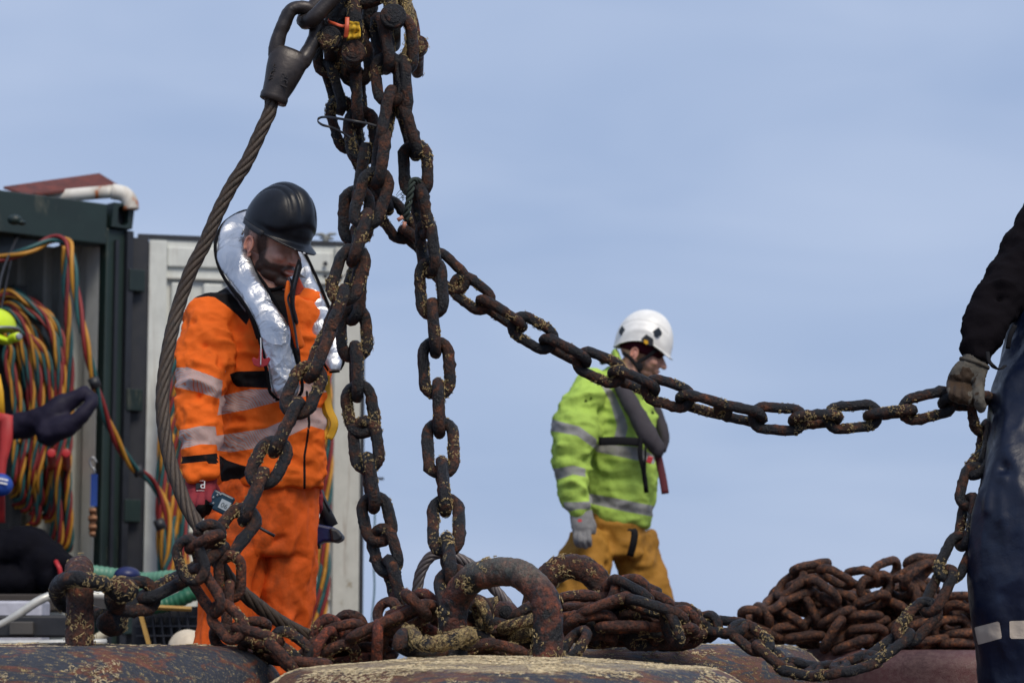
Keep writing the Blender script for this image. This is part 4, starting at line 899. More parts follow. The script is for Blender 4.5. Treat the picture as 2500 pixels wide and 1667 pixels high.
MB().add(*tube([D(-12, 960, 10.7), D(14, 962, 10.7), D(14, 1010, 10.7), D(6, 1060, 10.7), D(2, 1100, 10.7), D(2, 1200, 10.7)], [0.03, 0.034, 0.030, 0.020, 0.018, 0.020], 12, r2=0.02, ref=(1, 0, 0))).build("strap", rw, root)
MB().add(*tube([D(-8, 860, 10.7), D(0, 900, 10.7), D(4, 962, 10.7)], 0.016, 8, r2=0.004, ref=(1, 0, 0))).build("strap", M['yellow'], root)
MB().add(*sphere(D(2, 1113, 10.62), (0.055, 0.04, 0.05), rotm('Y', 20), 20, 12)).build("pouch", plain('blue_pouch', (0.01, 0.05, 0.28), 0.5), root)
for k, (w__, zz) in enumerate(((26, 0), (22, 9))): MB().add(*box(D(6, 1100 + zz, 10.575), (w__ / 520, 0.003, 0.007), rotm('Y', 12))).build("print", M['white'], root, smooth=False)
root = empty("ratchet_strap", D(215, 1100, 11.6), "blue ratchet strap with a hook hanging against the container wall", "ratchet strap")
tubeobj("hook", [D(222, 1062, 11.6), D(213, 1050, 11.6), D(206, 1058, 11.6), D(210, 1072, 11.6), D(217, 1078, 11.6), D(216, 1088, 11.6)], 0.006, M['steel'], root, 5, 8)
MB().add(*box(D(216, 1125, 11.6), (0.032, 0.006, 0.155))).build("webbing", plain('blue_webbing', (0.01, 0.05, 0.26), 0.6), root, smooth=False)
bz = plain('brass_buckle', (0.22, 0.11, 0.06), 0.45, 0.6); mb = MB()
for y, w_ in ((1172, 0.034), (1190, 0.042), (1210, 0.036), (1226, 0.026)): mb.add(*cyl(D(213, y, 11.58) - [w_ / 2, 0, 0], D(213, y, 11.58) + [w_ / 2, 0, 0], 0.013))
mb.add(*box(D(213, 1198, 11.59), (0.03, 0.02, 0.12))); mb.build("ratchet", bz, root)
def ribbed(label, P, r, mat, pitch=0.022):
    P = spline(P, 24); s_ = np.concatenate([[0], np.cumsum(np.linalg.norm(np.diff(P, axis=0), axis=1))]); n = int(s_[-1] / 0.006); ss = np.linspace(0, s_[-1], n)
    P = np.stack([np.interp(ss, s_, P[:, k]) for k in range(3)], 1)
    V, F = tube(P, r * (1 + 0.06 * np.sin(ss / pitch * 2 * math.pi)), 16); return tag(MB().add(V, F).build("suction_hose", mat, None, origin=P[0]), label, "hose", "green ribbed suction hoses")
gh = plain('green_ribbed_hose', (0.09, 0.22, 0.15), 0.45); gh2 = plain('dark_green_hose', (0.012, 0.10, 0.05), 0.45)
ribbed("pale green ribbed hose lying behind the post eye", [D(205, 1312, 10.2), D(260, 1320, 10.2), D(330, 1330, 10.15), D(400, 1325, 10.1), D(460, 1335, 10.1)], 0.030, gh)
ribbed("second green ribbed hose below, by the knee of the man in orange", [D(250, 1352, 9.9), D(330, 1350, 9.9), D(400, 1345, 9.9), D(455, 1338, 9.9)], 0.022, gh)
ribbed("dark green hose low by the boot of the man in orange", [D(330, 1395, 9.6), D(390, 1385, 9.6), D(450, 1360, 9.6), D(500, 1350, 9.7)], 0.030, gh2)
al = plain('aluminium_rail', (0.50, 0.50, 0.47), 0.45, 0.3)
root = empty("gangway_rail", D(0, 1430, 9.3), "bare aluminium rails of a folded gangway behind the post eye", "rail")
tubeobj("rail", [D(-60, 1456, 9.3), D(20, 1424, 9.3), D(95, 1376, 9.3), D(150, 1366, 9.35), D(300, 1368, 9.4)], 0.017, al, root, 6, 12)
tubeobj("rail", [D(-60, 1478, 9.2), D(100, 1476, 9.2), D(245, 1474, 9.2)], 0.013, al, root, 4, 12)
tubeobj("rail", [D(215, 1470, 9.3), D(262, 1440, 9.3), D(300, 1400, 9.3)], 0.018, plain('cream_bar', (0.5, 0.45, 0.33), 0.6), root, 4, 12)
root = empty("tool_case", D(85, 1480, 9.4), "dark low tool case lying under the aluminium rail", "case")
MB().add(*box(D(85, 1438, 9.4), (0.30, 0.22, 0.085))).build("body", M['rubber'], root, smooth=False, bevel=0.01)
MB().add(*box(D(50, 1442, 9.27), (0.09, 0.03, 0.05))).build("latch", plain('case_latch', (0.06, 0.055, 0.05), 0.5), root, smooth=False, bevel=0.004)
o = MB().add(*box(D(30, 1455, 9.75), (0.26, 0.18, 0.26))).build("crate", plain('white_box', (0.42, 0.43, 0.5), 0.6), None, smooth=False, bevel=0.01, origin=D(30, 1500, 9.75)); tag(o, "pale plastic box under the rail at the left edge", "box")
root = empty("bottle_stack", D(80, 1360, 10.4), "dark wooden bench top under the slumped diving suit", "bench")
MB().add(*box(D(60, 1385, 10.4), (0.6, 0.5, 0.07))).build("bench_top", plain('bench_wood', (0.035, 0.028, 0.024), 0.7), root, smooth=False, bevel=0.006)
for x in (-80, 185): MB().add(*box(D(x, 1385, 10.4) - [0, 0, 0.23], (0.05, 0.4, 0.38))).build("leg", M['rubber'], root, smooth=False)
root.name = "bench"
yb = plain('yellow_frame', (0.33, 0.19, 0.04), 0.55)
root = empty("crate", D(375, 1490, 9.5), "black open crate with a yellow frame behind the trousers of the man in orange", "crate")
a0, a1, b0, b1 = D(318, 1392, 9.5), D(440, 1398, 9.5), D(345, 1490, 9.4), D(440, 1490, 9.4)
for p, q in ((a0, a1), (a0, b0)): MB().add(*tube([p, q], 0.010, 4)).build("frame_bar", yb, root, smooth=False)
MB().add(*box(D(390, 1450, 9.72), (0.30, 0.02, 0.20))).build("back_panel", M['gasket'], root, smooth=False)
gr = plain('crate_grid', (0.02, 0.022, 0.03), 0.4)
for k in range(6): MB().add(*box(D(335 + 20 * k, 1450, 9.68), (0.008, 0.03, 0.18), rotm('Y', -8))).build("grid_bar", gr, root, smooth=False)
for k in range(3): MB().add(*box(D(388, 1415 + 22 * k, 9.675), (0.26, 0.026, 0.007))).build("grid_bar", gr, root, smooth=False)
o = MB().add(*sphere(D(430, 1490, 9.3), (0.075, 0.07, 0.075), seg=28, rings=16)).build("float", plain('cream_float', (0.62, 0.53, 0.40), 0.5), None, origin=D(430, 1490, 9.3)); tag(o, "cream round float just showing above the left sinker", "float")
o = MB().add(*sphere(D(292, 1320, 10.0), (0.055, 0.06, 0.035), seg=20, rings=12)).build("hose_coupling", M['navyblue'], None, origin=D(292, 1320, 10.0)); tag(o, "dark blue coupling on the pale green hose", "hose coupling")
# davit bracket and teal line at the right of the door
root = empty("bracket", D(845, 1098, 12.6), "dark bracket sticking out beyond the open door", "bracket")
MB().add(*box(D(838, 1080, 12.6), (0.06, 0.05, 0.05))).build("block", M['gasket'], root, smooth=False, bevel=0.004); MB().add(*box(D(853, 1099, 12.6), (0.13, 0.03, 0.012))).build("arm", M['gasket'], root, smooth=False)
o = tubeobj("hanging_line", [D(858, 1100, 12.6), D(861, 1180, 12.6), D(858, 1280, 12.6), D(860, 1350, 12.6), D(854, 1420, 12.6), D(850, 1480, 12.6)], 0.0045, M['h2'], None, 6, 6); tag(o, "thin teal line hanging from the bracket against the sky", "rope")

# ================================================================ people
def cloth(name, base, masks=(), dirt=0.35, dirtcol=(0.05, 0.03, 0.02), rough=0.75, dscale=6, sheen=0.0, bump=0.5, var=0.12, spec=0.12):
    """masks: (attribute, colour, stripe colour or None, roughness)"""
    t = NT(name); a = t.noise(dscale, 5, 0.7, 0.6); b = t.noise(dscale * 5, 4, 0.7); w = t.noise(700, 2, 0.5); c = t.noise(2.5, 3, 0.5)
    lo = tuple(q * (1 - var) for q in base); hi = tuple(min(1, q * (1 + var)) for q in base)
    col = t.ramp(c, (0.3, lo), (0.7, hi)); rg = rough
    tr = t.n("TexCoord").outputs['Object']
    wv = t.n("TexWave", wave_type='BANDS', bands_direction='DIAGONAL'); wv.inputs['Scale'].default_value = 60; wv.inputs['Distortion'].default_value = 0.15; t.l(tr, wv.inputs['Vector'])
    rnode = None
    for at, mc, sc, r2 in masks:
        m = t.math('GREATER_THAN', t.attr(at), 0.0)
        c2 = t.mix(t.ramp(wv.outputs['Fac'], (0.80, 0.0), (0.92, 1.0)), mc, sc) if sc else mc
        col = t.mix(m, col, c2)
    d = t.math('MULTIPLY', t.ramp(t.math('ADD', t.math('MULTIPLY', a, 0.65), t.math('MULTIPLY', b, 0.35)), (0.56 - 0.10 * dirt, 0.0), (0.80 - 0.14 * dirt, 1.0)), min(1, dirt * 1.6))
    if 'trous' in name: d = t.math('MULTIPLY', d, t.attr('grime'))
    col = t.mix(d, col, dirtcol)
    t.set('Base Color', col); t.set('Roughness', rg); t.set('Specular IOR Level', spec)
    t.bump(t.math('ADD', t.math('MULTIPLY', w, 0.3), t.noise(45, 4, 0.6, 0.5)), bump, 0.006); return t.m
def rows(pts, ref=(1, 0, 0), n=5, seg=24, cap=True):
    """limb from (u, v, depth, half width px, half depth px) rows in overview pixels"""
    P = np.array([list(D(u, v, Y)) + [a * Y / SD, b * Y / SD] for u, v, Y, a, b in pts]); P = spline(P, n)
    return tube(P[:, :3], P[:, 3], seg, r2=P[:, 4], ref=ref, cap_round=cap)
def ridged(V, scale, seed): return (1 - np.abs(fbm(V, scale, seed, 2)) * 2.2)
def folds(V, N, amp=0.007, scale=(7, 7, 11), seed=1, lines=(), fine=0.0015):
    S = V * np.array(scale); d = amp * ridged(S, 1.0, seed) + amp * 0.45 * ridged(S * 2.1 + 5, 1.0, seed + 3) + fine * fbm(V, 45, seed + 7)
    for a, b, A_m, w in lines: d = d + A_m * np.exp(-(segd(V, a, b) / w) ** 2)
    return V + N * d[:, None]
def px(frm, pts):
    x0, y0, s = frm; return [((x0 + x / s) * 0.9408, (y0 + y / s) * 0.9408) for x, y in pts]
def polymask(uv, polys, frm=None):
    return np.max([pdist(uv, px(frm, p) if frm else p) for p in polys], axis=0)
W1 = (380, 400, 2.8); W18 = (400, 900, 2.24); WG = (430, 1060, 5.6)

t = NT("skin"); a = t.noise(30, 4, 0.6); b = t.noise(600, 2, 0.6); hb = t.noise(420, 3, 0.8, sc=(1, 1, 0.5))
sk = t.ramp(a, (0.3, (0.52, 0.27, 0.195)), (0.7, (0.61, 0.35, 0.26)))
sk = t.mix(t.ramp(t.attr('blush'), (0.0, 0.0), (1.0, 0.6)), sk, (0.60, 0.17, 0.12))
bd = t.math('MULTIPLY', t.ramp(t.math('ADD', t.attr('beard'), t.math('MULTIPLY', t.math('SUBTRACT', hb, 0.5), 0.9)), (0.10, 0.0), (0.75, 1.0)), 0.92)
sk = t.mix(bd, sk, (0.024, 0.015, 0.011)); t.set('Base Color', sk); t.set('Roughness', 0.5); t.set('Subsurface Weight', 0.06); t.p.inputs['Subsurface Radius'].default_value = (0.01, 0.004, 0.002)
t.bump(t.math('ADD', b, t.math('MULTIPLY', hb, t.attr('beard'))), 0.35, 0.002); M['skin'] = t.m
M['dark_hair'] = plain('dark_brow_hair', (0.02, 0.013, 0.01), 0.8)

def gsn(V, c, r): return np.exp(-(((V - np.array(c)) / np.array(r)) ** 2).sum(1))
def make_head(parent, c, yaw, pitch, s, neck=None, beard=1.0, lids=True):
    mb = MB()
    mb.add(*sphere((-0.012, 0, 0.045), (0.098, 0.076, 0.092), seg=28, rings=18)).add(*sphere((0.030, 0, -0.015), (0.062, 0.060, 0.078), seg=24, rings=14))
    mb.add(*sphere((0.030, 0, -0.070), (0.050, 0.050, 0.034))).add(*sphere((0.068, 0, -0.088), (0.026, 0.028, 0.021))).add(*sphere((0.005, 0, -0.055), (0.05, 0.056, 0.035)))
    mb.add(*sphere((0.080, 0, 0.034), (0.016, 0.046, 0.011)))
    for q in (-1, 1):
        mb.add(*sphere((0.058, 0.036 * q, -0.016), (0.030, 0.022, 0.020))).add(*sphere((0.100, 0.012 * q, -0.023), (0.010, 0.008, 0.008)))
    mb.add(*tube([(0.082, 0, 0.022), (0.094, 0, 0.004), (0.106, 0, -0.014), (0.109, 0, -0.021)], [0.009, 0.0105, 0.0125, 0.0135], 12, cap_round=True))
    mb.add(*sphere((0.086, 0, -0.047), (0.013, 0.024, 0.0065))).add(*sphere((0.084, 0, -0.060), (0.012, 0.021, 0.0075))).add(*sphere((0.078, 0, -0.054), (0.014, 0.028, 0.012)))
    V, N, F = fuse(mb, 0.0032, 5)
    for q in (-1, 1):
        V = V - N * (0.009 * gsn(V, (0.080, 0.030 * q, 0.014), (0.02, 0.016, 0.010)))[:, None]
        V = V + N * ((0.0045 if lids else 0.002) * gsn(V, (0.074, 0.031 * q, 0.013), (0.02, 0.011, 0.0045)))[:, None]
    V = V - N * (0.0028 * np.exp(-((V[:, 2] + 0.0535) / 0.0016) ** 2) * (np.abs(V[:, 1]) < 0.023) * (V[:, 0] > 0.07))[:, None]
    V = V - N * (0.002 * gsn(V, (0.078, 0, -0.070), (0.012, 0.02, 0.005)))[:, None]
    line = -0.020 - 0.50 * np.clip(V[:, 0] - 0.02, 0, 0.03) + 0.02 * np.clip((0.03 - V[:, 0]) / 0.05, 0, 1)
    b = np.clip((line - V[:, 2]) / 0.014 + 0.3, 0, 1) * np.clip((V[:, 0] + 0.012) / 0.012, 0, 1)
    must = gsn(V, (0.092, 0, -0.039), (0.014, 0.024, 0.0055)); b = np.maximum(b, must * 1.2)
    side = np.clip((0.026 - np.abs(V[:, 0] - 0.012)) / 0.012, 0, 1) * np.clip((0.06 - V[:, 2]) / 0.02, 0, 1) * (V[:, 2] > -0.05); b = np.maximum(b, side * 0.75)
    b *= 1 - 0.95 * np.clip(gsn(V, (0.09, 0, -0.0545), (0.02, 0.019, 0.0085)) * 1.8, 0, 1)
    b *= 1 - 0.7 * gsn(V, (0.088, 0, -0.070), (0.02, 0.006, 0.005))
    hair = np.clip((V[:, 2] - 0.005) / 0.02, 0, 1) * np.clip((-0.03 - V[:, 0]) / 0.02, 0, 1); b = np.clip(np.maximum(b * beard, hair * 0.85), 0, 1)
    bl = np.clip(gsn(V, (0.105, 0, -0.02), (0.012, 0.015, 0.014)) * 0.9 + gsn(V, (0.07, -0.04, -0.012), (0.02, 0.02, 0.014)) * 0.6 + gsn(V, (0.09, 0, -0.0545), (0.02, 0.019, 0.007)) * 0.7, 0, 1)
    Rm = rotm('Z', yaw) @ rotm('Y', pitch); T = lambda P: (np.asarray(P) * s) @ Rm.T + np.asarray(c)
    Vs, Fs, at1, at2 = T(V), list(F), b, bl
    # neck joined to the head as one skin with a hidden overlap
    o = None
    if neck is not None:
        P = np.array([T((-0.02, 0, -0.02)), T((-0.03, 0, -0.07)), *neck]); nb = MB().add(*tube(spline(P, 5), np.interp(np.linspace(0, 1, 5 * (len(P) - 1) + 1), [0, 0.4, 1], [0.052, 0.058, 0.072]) * s, 24, cap_round=True)); 
        hb_ = MB().add(Vs, Fs).add(*nb_) if False else None
        nV, nF = nb.arr(), nb.F
        Fs += [tuple(i + len(Vs) for i in f) for f in nF]; Vs = np.vstack([Vs, nV]); at1 = np.concatenate([at1, np.zeros(len(nV))]); at2 = np.concatenate([at2, np.full(len(nV), 0.1)])
    o = skin_obj("head", Vs, Fs, M['skin'], parent, {'beard': at1, 'blush': at2})
    # ears with helix and hollow
    for q in (-1, 1):
        e = MB(); base = np.array((-0.012, 0.077 * q, -0.006)); pts = []
        for k in range(15):
            a = R(-150 + 275 * k / 14); pts.append(base + np.array((-0.008 + 0.0155 * -math.sin(a) * 1.0, 0.010 * q, 0.004 + 0.025 * math.cos(a))))
        e.add(*tube(pts, 0.0042, 8, cap_round=True)).add(*sphere(base + (-0.006, 0.004 * q, 0.004), (0.015, 0.005, 0.025), seg=14, rings=8)).add(*sphere(base + (-0.001, 0.006 * q, -0.024), (0.008, 0.005, 0.009), seg=12, rings=8)).add(*sphere(base + (-0.003, 0.008 * q, 0.002), (0.008, 0.005, 0.014), seg=12, rings=8))
        V2, N2, F2 = fuse(e, 0.0022, 2); V2 = T(V2); skin_obj("ear", V2, F2, M['skin'], parent, {'beard': np.zeros(len(V2)), 'blush': np.full(len(V2), 0.55)})
    # brows and closed lids looking down
    for q in ((-1, 1) if lids else ()):
        MB().add(*tube([T(p) for p in ((0.094, 0.012 * q, 0.031), (0.094, 0.026 * q, 0.035), (0.084, 0.044 * q, 0.030))], 0.0030 * s, 6, r2=0.0055 * s, cap_round=True)).build("eyebrow", M['dark_hair'], parent)
        MB().add(*tube([T(p) for p in ((0.082, 0.019 * q, 0.009), (0.085, 0.031 * q, 0.0075), (0.078, 0.042 * q, 0.010))], 0.0014 * s, 6, r2=0.002 * s, cap_round=True)).build("eyelash", M['dark_hair'], parent)
    return T
def shell(T, a, b, h, z0, peak, peakz, skirt, disp=None, nphi=96, nth=40, back=1.05, cx=0.0, sink=None):
    V = []; ths = np.linspace(0.0, math.pi / 2, nth)
    for i, th in enumerate(ths[1:]):
        for k in range(nphi):
            ph = 2 * math.pi * k / nphi; c_, s_ = math.cos(ph), math.sin(ph); e = 0.92
            r = math.sin(th) ** e; ax = a if c_ > 0 else a * back
            p = np.array([cx + ax * c_ * r, b * s_ * r, z0 + h * math.cos(th) ** 1.0]); V.append(p)
    nr = nth - 1
    for st in range(1, 9):
        f = st / 8
        for k in range(nphi):
            ph = 2 * math.pi * k / nphi; c_, s_ = math.cos(ph), math.sin(ph); ax = a if c_ > 0 else a * back
            pk = peak * max(0, c_) ** 1.6 + 0.0015; zz = (-skirt(ph)) if callable(skirt) else -skirt
            if f <= 0.4: q = np.array([cx + ax * c_, b * s_, z0 + zz * f / 0.4])
            else:
                g = (f - 0.4) / 0.6; q = np.array([cx + (ax + pk * g) * c_, (b + 0.0015 * g + 0.35 * pk * g * max(0, c_)) * s_, z0 + zz - (peakz * max(0, c_) ** 1.5 + 0.003) * g])
            V.append(q)
    V = np.array([[cx, 0, z0 + h]] + V); n = nphi; F = []
    for k in range(n):
        F.append((0, 1 + k, 1 + (k + 1) % n))
        for i in range(nr + 8 - 1):
            p = 1 + i * n + k; q = 1 + i * n + (k + 1) % n; F.append((p, p + n, q + n, q))
    if disp is not None: V = V + normals(V, F) * disp(V)[:, None]
    return T(V), F
def solid(o, th):
    m = o.modifiers.new("thickness", 'SOLIDIFY'); m.thickness = th; m.offset = -1; return o

def hand(parent, mat, palm, fingers, voxel=0.003, name="glove", masks=None, noise=0.0012, seed=1):
    """palm: list of (u, v, Y, rw, rd) rows; fingers: lists of (u, v, Y, r)"""
    mb = MB().add(*rows(palm, n=4, seg=20))
    for f in fingers:
        P = np.array([list(D(u, v, Y)) + [r * Y / SD] for u, v, Y, r in f]); P = spline(P, 4); mb.add(*tube(P[:, :3], P[:, 3], 12, cap_round=True))
    V, N, F = fuse(mb, voxel, 2); V = V + N * ((fbm(V, 60, seed) * noise) + ridged(V, 40, seed + 2) * noise * 0.5)[:, None]
    at = {}
    for k, fn in (masks or {}).items(): at[k] = fn(proj(V), V)
    return skin_obj(name, V, F, mat, parent, at)

# ---------------------------------------------------------------- the man in orange
Y1 = 7.8
P1 = empty("person", D(600, 1769, Y1), "man in an orange hi-vis suit, black helmet and silver lifejacket, looking down", "person")
T1 = make_head(P1, D(626, 572, 7.82), -35, 17, 1.08, neck=[D(618, 650, 7.85), D(612, 710, 7.86)], lids=False)
# helmet
def grooves(V):
    x, y, z = V[:, 0], V[:, 1], V[:, 2]; up_ = np.clip((z - 0.10) / 0.03, 0, 1)
    d = 0
    for y0, w_, A in ((-0.030, 0.0045, -0.006), (0.030, 0.0045, -0.006), (0.0, 0.020, 0.006), (-0.056, 0.004, -0.005), (0.056, 0.004, -0.005)): d = d + A * np.exp(-((y - y0 * (1 + 0.9 * np.abs(x - 0.0) * 1.5)) / w_) ** 2) * up_
    edge = 0.085 + 0.35 * np.clip(x - 0.02, -1, 1) * 0 + 0.03 * np.cos(np.arctan2(y, x) * 2); front = np.clip((x - 0.02) / 0.03, 0, 1)
    step = 1 / (1 + np.exp(-((z - (0.072 + 0.022 * np.cos(np.arctan2(y, x) * 3))) / 0.0022)))
    d = d + 0.006 * step * front + 0.002 * (1 / (1 + np.exp(-((z - 0.058) / 0.002)))) * (1 - front)
    d = d - 0.0015 * np.exp(-((z - 0.045) / 0.004) ** 2)
    return d
Rh = rotm('Z', -35) @ rotm('Y', 24); hc = D(629, 556, 7.82); TH = lambda P: (np.asarray(P)) @ Rh.T + hc
t = NT("black_helmet_shell"); a = t.noise(14, 5, 0.7); b = t.noise(90, 3, 0.8)
t.set('Base Color', t.ramp(a, (0.35, (0.004, 0.005, 0.008)), (0.75, (0.009, 0.011, 0.018)))); t.set('Roughness', t.ramp(t.math('ADD', t.math('MULTIPLY', a, 0.7), t.math('MULTIPLY', b, 0.3)), (0.35, 0.30), (0.65, 0.48))); t.set('Specular IOR Level', 0.3); t.bump(b, 0.08, 0.002); M['helmet_black'] = t.m
V, F = shell(TH, 0.120, 0.107, 0.147, 0.048, 0.042, 0.014, 0.018, grooves, cx=0.002); solid(MB().add(V, F).build("helmet", M['helmet_black'], P1), 0.003)
mb = MB(); pts = [TH((0.004 + 0.124 * math.cos(a), 0.1075 * math.sin(a), 0.027 - 0.012 * math.cos(a))) for a in np.linspace(R(75), R(285), 30)]
MB().add(*tube(pts, 0.010, 8, r2=0.0028, ref=(0, 0, 1))).build("helmet_band", M['rubber'], P1)
tubeobj('lamp_hook', [TH((-0.050, -0.104, 0.012)), TH((-0.047, -0.106, 0.002)), TH((-0.050, -0.104, -0.006))], 0.0035, M['steel'], P1, 3, 8)
mb = MB()
for (x, y, r) in ((0.165, -0.03, 0.0035), (0.166, -0.026, 0.002), (0.160, -0.005, 0.0015), (0.155, 0.045, 0.002), (0.15, -0.06, 0.0012)): mb.add(*sphere(TH((x - 0.002, y, 0.012 + (0.004 if abs(y) > .04 else 0))), r, seg=8, rings=5))
mb.build("paint_fleck", M['white'], P1)

# jacket
mb = MB()
mb.add(*rows([(606, 668, 7.86, 62, 52), (603, 690, 7.86, 104, 62), (602, 712, 7.86, 126, 74), (604, 750, 7.84, 138, 88), (611, 810, 7.82, 136, 96), (618, 880, 7.82, 128, 98), (620, 960, 7.82, 124, 95), (621, 1040, 7.82, 124, 96), (622, 1095, 7.82, 123, 96), (622, 1122, 7.82, 121, 94)], n=5, seg=40, cap=False))
arm = [(502, 706, 7.80, 50, 48), (484, 735, 7.76, 62, 56), (474, 790, 7.70, 64, 58), (470, 850, 7.65, 60, 56), (461, 900, 7.62, 50, 50), (455, 940, 7.60, 46, 48), (457, 1000, 7.58, 45, 46), (461, 1050, 7.57, 41, 42), (464, 1088, 7.56, 39, 39), (466, 1100, 7.56, 38, 37)]
mb.add(*rows(arm, n=5, seg=28, cap=False)).add(*rows([(486, 722, 7.77, 40, 44), (540, 700, 7.82, 44, 50), (600, 690, 7.86, 44, 50)], ref=(0, 0, 1)))
mb.add(*rows([(700, 712, 7.90, 46, 46), (722, 780, 7.95, 46, 50), (716, 880, 7.98, 44, 46), (700, 1000, 7.95, 40, 42), (700, 1090, 7.9, 36, 36)], n=4))
V, N, F = fuse(mb, 0.0065, 7)
q = lambda u, v, Y=7.55: D(u, v, Y)
ln = []
def fl(pts, A, w, Y=None):
    P = [D(u, v, Y or 7.6) for u, v in pts]
    for a, b in zip(P[:-1], P[1:]): ln.append((a, b, A, w))
# creases at the elbow, armpit, waist and hem, and the wrist strap
fl([(412, 862), (450, 880), (505, 905)], 0.016, 0.014, 7.56); fl([(410, 905), (450, 925), (500, 930)], 0.016, 0.014, 7.52); fl([(415, 885), (460, 905), (510, 890)], -0.014, 0.010, 7.54)
fl([(415, 948), (450, 960), (490, 955)], 0.008, 0.012, 7.5); fl([(520, 790), (500, 840), (490, 870)], -0.018, 0.012, 7.6); fl([(545, 720), (545, 790), (520, 850)], 0.010, 0.014, 7.65)
fl([(430, 760), (470, 790), (530, 800)], -0.007, 0.010, 7.6); fl([(418, 800), (450, 830), (500, 850)], 0.008, 0.012, 7.58)
fl([(565, 870), (560, 960), (555, 1000)], -0.012, 0.008, 7.68); fl([(500, 1000), (560, 1010), (620, 985)], -0.006, 0.012, 7.68); fl([(495, 900), (495, 1000), (500, 1110)], -0.020, 0.012, 7.66)
fl([(640, 1060), (690, 1030), (740, 1010)], 0.008, 0.014, 7.7); fl([(620, 1085), (680, 1090), (740, 1085)], -0.006, 0.008, 7.7); fl([(700, 900), (720, 960), (745, 980)], 0.007, 0.012, 7.72)
fl([(424, 1062), (462, 1052), (502, 1052)], -0.010, 0.009, 7.5); fl([(428, 1078), (462, 1072), (502, 1070)], 0.006, 0.010, 7.5)
V = folds(V, N, 0.012, (7, 7, 12), 4, ln, 0.003)
V[:, 2] = np.where((V[:, 2] < D(620, 1127, 7.8)[2]) & (V[:, 0] > D(508, 1100, 7.6)[0]), D(620, 1127, 7.8)[2], V[:, 2])
uv = proj(V); armm = (pdist(uv, [(380, 680), (520, 690), (548, 790), (512, 880), (506, 920), (497, 960), (499, 1060), (510, 1110), (380, 1130)]) > 0) & (V[:, 1] < 7.9)
A_att = {}
tb = [[(230, 195), (310, 150), (470, 112), (640, 112), (790, 75), (900, 60), (900, 125), (780, 150), (640, 175), (450, 225), (285, 255), (230, 262)],
      [(230, 370), (285, 366), (400, 350), (560, 325), (700, 262), (790, 205), (900, 220), (900, 340), (800, 312), (700, 360), (560, 425), (370, 455), (285, 445), (230, 450)]]
ab = [[(60, -5), (130, -8), (250, 35), (385, 92), (310, 165), (180, 125), (60, 100)], [(60, 340), (120, 330), (200, 312), (282, 315), (296, 415), (200, 412), (100, 438), (60, 440)]]
refl = np.where(armm, polymask(uv, ab, W18), polymask(uv, tb, W18)); 
yoke = polymask(uv, [[(250, 920), (330, 870), (420, 815), (500, 750), (700, 760), (800, 900), (660, 1010), (620, 1102), (560, 1035), (480, 965), (405, 912), (355, 905), (285, 915)]], W1)
strip = polymask(uv, [[(365, 842), (420, 795), (475, 775), (540, 830), (600, 910), (655, 1000), (610, 1012), (550, 930), (490, 855), (440, 838)]], W1)
shirt = polymask(uv, [[(700, 800), (880, 800), (905, 960), (950, 1090), (985, 1270), (1000, 1420), (940, 1400), (880, 1200), (800, 1000)]], W1)
pock = polymask(uv, [[(302, 470), (345, 500), (420, 525), (482, 540), (482, 565), (420, 600), (372, 672), (325, 668), (310, 600)]], W18); pock = np.where(armm, -5, pock)
belt = polymask(uv, [[(360, 30), (400, 15), (600, 10), (600, 108), (400, 98), (378, 78)]], W18); belt = np.where(armm & (uv[:, 0] < 545), -5, belt)
wr = np.where(armm, 8 - np.abs(uv[:, 1] - (1062 - 0.10 * (uv[:, 0] - 424) - 6)), -9)
wr2 = np.where(armm, polymask(uv, [[(240, 475), (300, 470), (304, 522), (240, 518)]], W18), -9)
zipd = np.where(armm, -9, polymask(uv, [[(775, 120), (788, 120), (802, 300), (788, 400), (775, 480), (777, 662), (763, 662), (762, 480), (776, 400), (788, 300)]], W18))
dark = np.max([yoke * 1.0, shirt, pock, belt, wr, wr2, zipd], axis=0); back = V[:, 1] > 7.95
A_att = {'refl': np.where(back, -5, refl), 'dark': np.where(back, -5, dark), 'strip': strip, 'piping': np.where(armm, 1.6 - np.abs(segd(V, D(467, 827, 7.6), D(532, 860, 7.62)) * 712), -5)}
M['jacket'] = cloth('orange_jacket', (0.90, 0.155, 0.018), [('refl', (0.46, 0.39, 0.38), (0.60, 0.20, 0.10), 0.5), ('piping', (0.45, 0.40, 0.38), None, 0.5), ('dark', (0.010, 0.009, 0.010), None, 0.7), ('strip', (0.26, 0.25, 0.26), (0.02, 0.02, 0.02), 0.5)], 0.16, (0.25, 0.06, 0.02), dscale=9)
skin_obj("jacket", V, F, M['jacket'], P1, A_att)
# open collar standing up beside the chin
FC = lambda x, y, Y: D(*px(W1, [(x, y)])[0], Y)
P = [FC(985, 690, 7.66), FC(962, 760, 7.65), FC(940, 850, 7.64), FC(935, 960, 7.62), FC(960, 1080, 7.62)]
MB().add(*tube(spline(P, 5), 0.007, 10, r2=0.045, ref=(1, 0, 0), cap_round=True)).build("collar", cloth('collar_black', (0.013, 0.011, 0.012), dirt=0), P1)
P = [FC(905, 815, 7.67), FC(905, 900, 7.65), FC(925, 1000, 7.64), FC(950, 1120, 7.64), FC(985, 1240, 7.64)]
MB().add(*tube(spline(P, 5), np.interp(np.linspace(0, 1, 21), [0, 0.3, 1], [0.006, 0.013, 0.016]), 12, r2=0.012, ref=(1, 0, 0), cap_round=True)).build("collar_lining", cloth('collar_orange', (0.93, 0.16, 0.02), dirt=0.1), P1)
tubeobj("zipper", [FC(975, 690, 7.62), FC(940, 840, 7.60), FC(905, 920, 7.60), FC(925, 1000, 7.59), FC(950, 1120, 7.59), FC(975, 1290, 7.58)], 0.0035, M['rubber'], P1, 5, 8)
